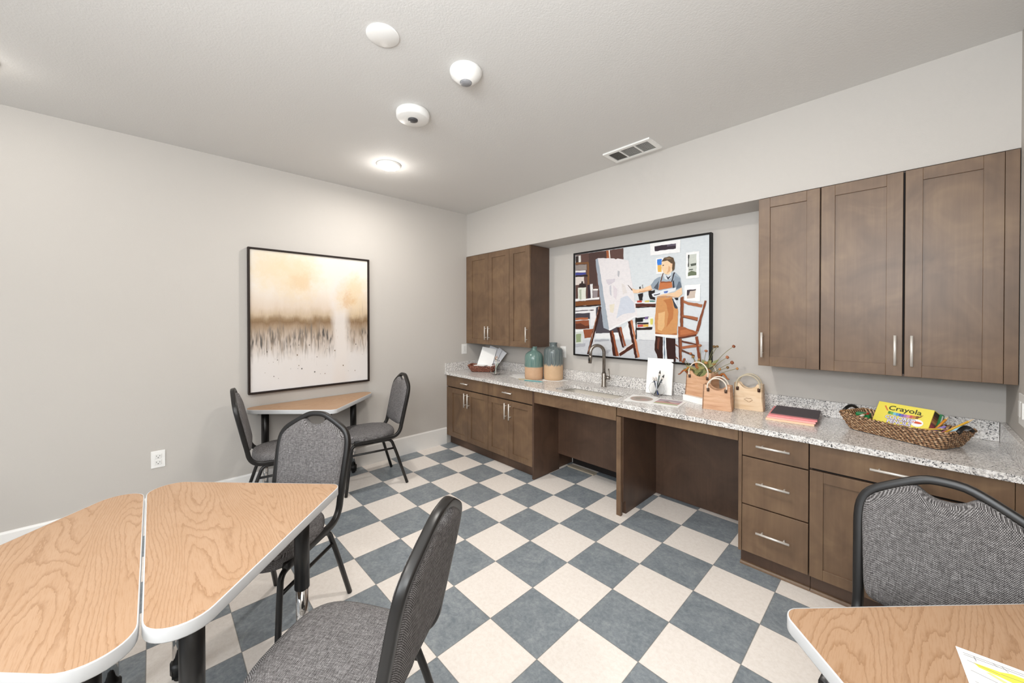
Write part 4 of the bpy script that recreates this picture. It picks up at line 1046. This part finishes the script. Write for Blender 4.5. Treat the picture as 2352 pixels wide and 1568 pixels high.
for k in range(11):
    u0 = -.058 + k * .0112; sag = lambda u: -.0045 * (1 - ((u + .0) / .065) ** 2)
    mb.add([bx(u0, -.0007, .088 + sag(u0)), bx(u0 + .0106, -.0007, .088 + sag(u0 + .0106)), bx(u0 + .0106, -.0007, .104 + sag(u0 + .0106)), bx(u0, -.0007, .104 + sag(u0))], [(0, 1, 2, 3)], 1 + k)
mb.add([bx(-.082, -.0007, .128), bx(-.076, -.0007, .131), bx(-.060, -.0007, .106), bx(-.064, -.0007, .102)], [(0, 1, 2, 3)], len(tm)); tm.append(plain('d8803f', .5, var=0))
mb.add([bx(.062, -.0007, .098), bx(.080, -.0007, .113), bx(.074, -.0007, .100), bx(.064, -.0007, .092)], [(0, 1, 2, 3)], 11)
wi = len(tm); tm += [plain('6a4fa0', .5, var=0), plain('fdfdfd', .5, var=0), plain('d9562f', .5, var=0), plain('4fae78', .5, var=0)]
for ofs, idx, wt in ((.0009, wi, .0020), (.0013, wi + 1, .0003)):
    for s_, yy in (('COLORED', .062), ('PENCILS', .040)):
        text_mesh(mb, s_, .026, (lambda yy, ofs: (lambda u, v: bx(u - .002, -ofs, yy + v + .10 * u * .25)))(yy, ofs), idx, wt, 0, 1.0)
mb.add([bx(x, -.0008, z) for x, z in [(.066 + .024 * cos(a), .066 + .020 * sin(a)) for a in [2 * pi * i / 20 for i in range(20)]]], [tuple(range(20))], wi + 1)
mb.add([bx(x, -.0011, z) for x, z in [(.066 + .019 * cos(a), .068 + .006 * sin(a)) for a in [2 * pi * i / 16 for i in range(16)]]], [tuple(range(16))], wi + 2)
mb.add([bx(x, -.0008, z) for x, z in [(-.03 + .022 * cos(a), .014 + .012 * sin(a)) for a in [2 * pi * i / 16 for i in range(16)]]], [tuple(range(16))], wi + 3)
mb.build('printing', tm, bt)
gt = thing('pencil_box', 'green and white box behind the yellow pencil box', 'box', inb(.012, .028, .034), BA)
RG = Matrix.Rotation(radians(-26), 3, 'X')
mb = MB().box(-.105, .105, 0, .022, 0, .118); mb.v = [tuple(RG @ Vector(v)) for v in mb.v]; mb.build('carton', plain('1f7a45', .45), gt, .001)
mb = MB().box(.1052, .1062, .002, .012, .004, .112); mb.v = [tuple(RG @ Vector(v)) for v in mb.v]; mb.build('side_label', plain('e8efe8', .5), gt)
GP = 'pencils and crayons in the seagrass basket'
items = [('pencil', 'long yellow pencil sticking furthest out of the basket', (.13, .0, .03), (.232, .060, .135), .0045, 'e9b23a', 'e4c79a'),
 ('pencil', 'amber pencil beside the green box in the basket', (.10, .02, .03), (.15, .055, .125), .005, 'd9902f', 'e4c79a'),
 ('pencil', 'golden pencil lying low along the basket rim', (.075, -.07, .055), (.175, -.02, .078), .0045, 'eabf4e', 'e4c79a'),
 ('crayon', 'lilac crayon in the pencil basket', (.12, -.02, .05), (.165, .005, .088), .006, 'a58fd0', '9a80c8'),
 ('crayon', 'pink crayon in the pencil basket', (.14, .03, .05), (.195, .055, .09), .006, 'e58fb0', 'dd7fa2'),
 ('marker', 'light blue marker in the pencil basket', (.15, .02, .04), (.212, .040, .098), .007, '9fd3ea', '7cc0e0'),
 ('marker', 'grey marker at the tip of the pencil basket', (.16, -.01, .05), (.240, .025, .094), .0065, '9b9b9e', '77777a'),
 ('marker', 'black marker in the pencil basket', (.15, .05, .05), (.205, .075, .096), .0065, '1d1c1e', '0f0f10'),
 ('crayon', 'red crayon at the narrow end of the basket', (-.17, .01, .055), (-.125, -.03, .084), .006, 'c8503f', 'b8402f'),
 ('crayon', 'brown crayon at the narrow end of the basket', (-.175, -.03, .055), (-.125, -.055, .080), .006, '9b6a45', '8b5a35'),
 ('crayon', 'white crayon at the narrow end of the basket', (-.165, -.05, .055), (-.12, -.075, .078), .006, 'eee9dd', 'e4dccb')]
for nm, lb, a, b, r, h1, h2 in items: rod(nm, lb, nm, inb(a[0], a[1], a[2] + .012), inb(b[0], b[1], b[2] + .014), r, h1, h2, GP)
t = thing('pencil_sharpener', 'green plastic case at the narrow end of the basket', 'case', inb(-.165, -.005, .060), BA + .3)
mb = MB().box(-.030, .030, -.022, .022, 0, .03); mb.build('shell', plain('23834a', .35), t, .006)

# ------------------------------------------------------------------ coloring sheet on the side table
CS = [(2.080, -.8175), (2.60, -.8175)]
t = thing('coloring_sheet', 'partly colored line drawing sheet on the side table', 'paper', (2.187, -.893, .7412), radians(5.5))
MB().box(-.108, .108, -.140, .079, 0, .0008).build('sheet', M['paper'], t)
def drawing(t):
    mb = MB(); mats = [plain(h, .7, var=0) for h in ('ece457', 'e9758c', '6a666c', 'f0ee9a', 'b9c4d6', '9fc3a8', '8a6238')]
    def pg(k, pts, d=0): mb.add([(max(-.107, x - (.034 if len(pts) > 4 or d < .0002 or d > .00025 else 0)), y + (.006 if len(pts) > 4 else 0), .0010 + d) for x, y in pts], [tuple(range(len(pts)))], k)
    def ln(k, a, b, w=.0010, d=.0002):
        a, b = Vector(a), Vector(b); n = (b - a).normalized(); n = Vector((-n.y, n.x)) * w / 2; pg(k, [a - n, b - n, b + n, a + n], d)
    pg(1, [(.02, .036), (.108, .062), (.108, .010), (.06, .012), (.035, .02)])
    pg(0, [(-.055, .036), (-.020, .038), (-.004, .046), (.018, .046), (.032, .034), (.034, .014), (.020, .006), (.022, -.03), (.010, -.06), (.0, -.05), (.008, -.02), (.002, .014), (-.02, .02), (-.05, .026)], .0001)
    pg(3, [(-.042, .018), (-.036, .022), (.004, .000), (.006, -.012), (-.006, -.006)], .0001)
    pg(4, [(.024, .0), (.05, .006), (.06, -.03), (.035, -.04)], .0001); pg(5, [(.06, .0), (.09, .004), (.088, -.03), (.066, -.03)], .0001)
    pg(6, [(-.004, .012), (.004, .016), (.006, .004)], .0003)
    for a, b in (((-.100, .064), (.108, .070)), ((-.100, .058), (.10, .063)), ((-.085, .064), (-.084, .050)), ((-.060, .066), (-.054, .058)), ((-.048, .066), (-.042, .052)), ((-.098, .012), (-.02, -.008)), ((-.02, -.008), (.03, -.04)), ((-.098, -.020), (-.03, -.034)), ((-.098, .042), (-.056, .034)), ((-.02, .038), (-.004, .046)), ((.108, .03), (.05, .012))): ln(2, a, b)
    ln(2, (-.055, .037), (-.02, .039)); ln(2, (-.02, .02), (.004, .013), .0014)
    mb.build('drawing', mats, t)
drawing(t)

# ------------------------------------------------------------------ light and camera
def area(name, loc, target, sx, sy, power, color):
    l = bpy.data.lights.new(name, 'AREA'); l.shape = 'RECTANGLE'; l.size = sx; l.size_y = sy; l.energy = power; l.color = color
    o = bpy.data.objects.new(name, l); C.objects.link(o); o.location = loc
    o.rotation_euler = (Vector(target) - Vector(loc)).to_track_quat('-Z', 'Y').to_euler()
    return o
def disk(name, loc, power, color, r=.07):
    l = bpy.data.lights.new(name, 'AREA'); l.shape = 'DISK'; l.size = r * 2; l.energy = power; l.color = color
    o = bpy.data.objects.new(name, l); C.objects.link(o); o.location = loc; return o
WARM = (1.0, .955, .90)
disk('downlight_lamp', (-.947, -.676, ZC - .05), 13, WARM)
disk('downlight_lamp', (-1.11, -2.75, ZC - .05), .8, WARM)
disk('downlight_lamp', (1.05, -.95, ZC - .03), 20, WARM)
disk('downlight_lamp', (1.05, -2.9, ZC - .03), 16, WARM)
for x, y in ((-.947, -.676), (-1.11, -2.75)):
    l = bpy.data.lights.new('ceiling_glow', 'POINT'); l.energy = 2.0 if y > -1 else .5; l.color = WARM; l.shadow_soft_size = .05
    o = bpy.data.objects.new('ceiling_glow', l); C.objects.link(o); o.location = (x, y, ZC - .13)
area('rear_fill', (1.5, -4.9, 2.2), (.9, 0, 1.2), 1.9, .9, 66, (.92, .965, 1))  # soft fill added behind the camera, no window modelled there
area('bounce_light', (1.95, -3.1, 1.95), (1.9, -2.8, 3), .8, .8, 56, (.92, .965, 1))
area('ceiling_fill', (2.05, -2.6, 1.75), (1.2, -.9, 2.74), .7, .7, 26, (.92, .965, 1))
w = bpy.data.worlds.new('World'); bpy.context.scene.world = w; w.use_nodes = True
w.node_tree.nodes['Background'].inputs[0].default_value = (.92, .965, 1, 1); w.node_tree.nodes['Background'].inputs[1].default_value = .6
cam = bpy.data.cameras.new('Camera'); co = bpy.data.objects.new('Camera', cam); C.objects.link(co)
co.location = (1.99022, -2.10551, 1.46246); co.rotation_euler = (1.5631898, .0004769, .8131922)
cam.sensor_fit = 'HORIZONTAL'; cam.sensor_width = 36; cam.lens = 861.627 / 2352 * 36
cam.shift_x = (1176 - 1165.153) / 2352; cam.shift_y = -(784 - 738.396) / 2352
cam.clip_start = .02; cam.clip_end = 60
bpy.context.scene.camera = co
sc = bpy.context.scene
sc.view_settings.view_transform = 'Standard'; sc.view_settings.look = 'None'; sc.view_settings.exposure = 0.04; sc.view_settings.gamma = 1.0
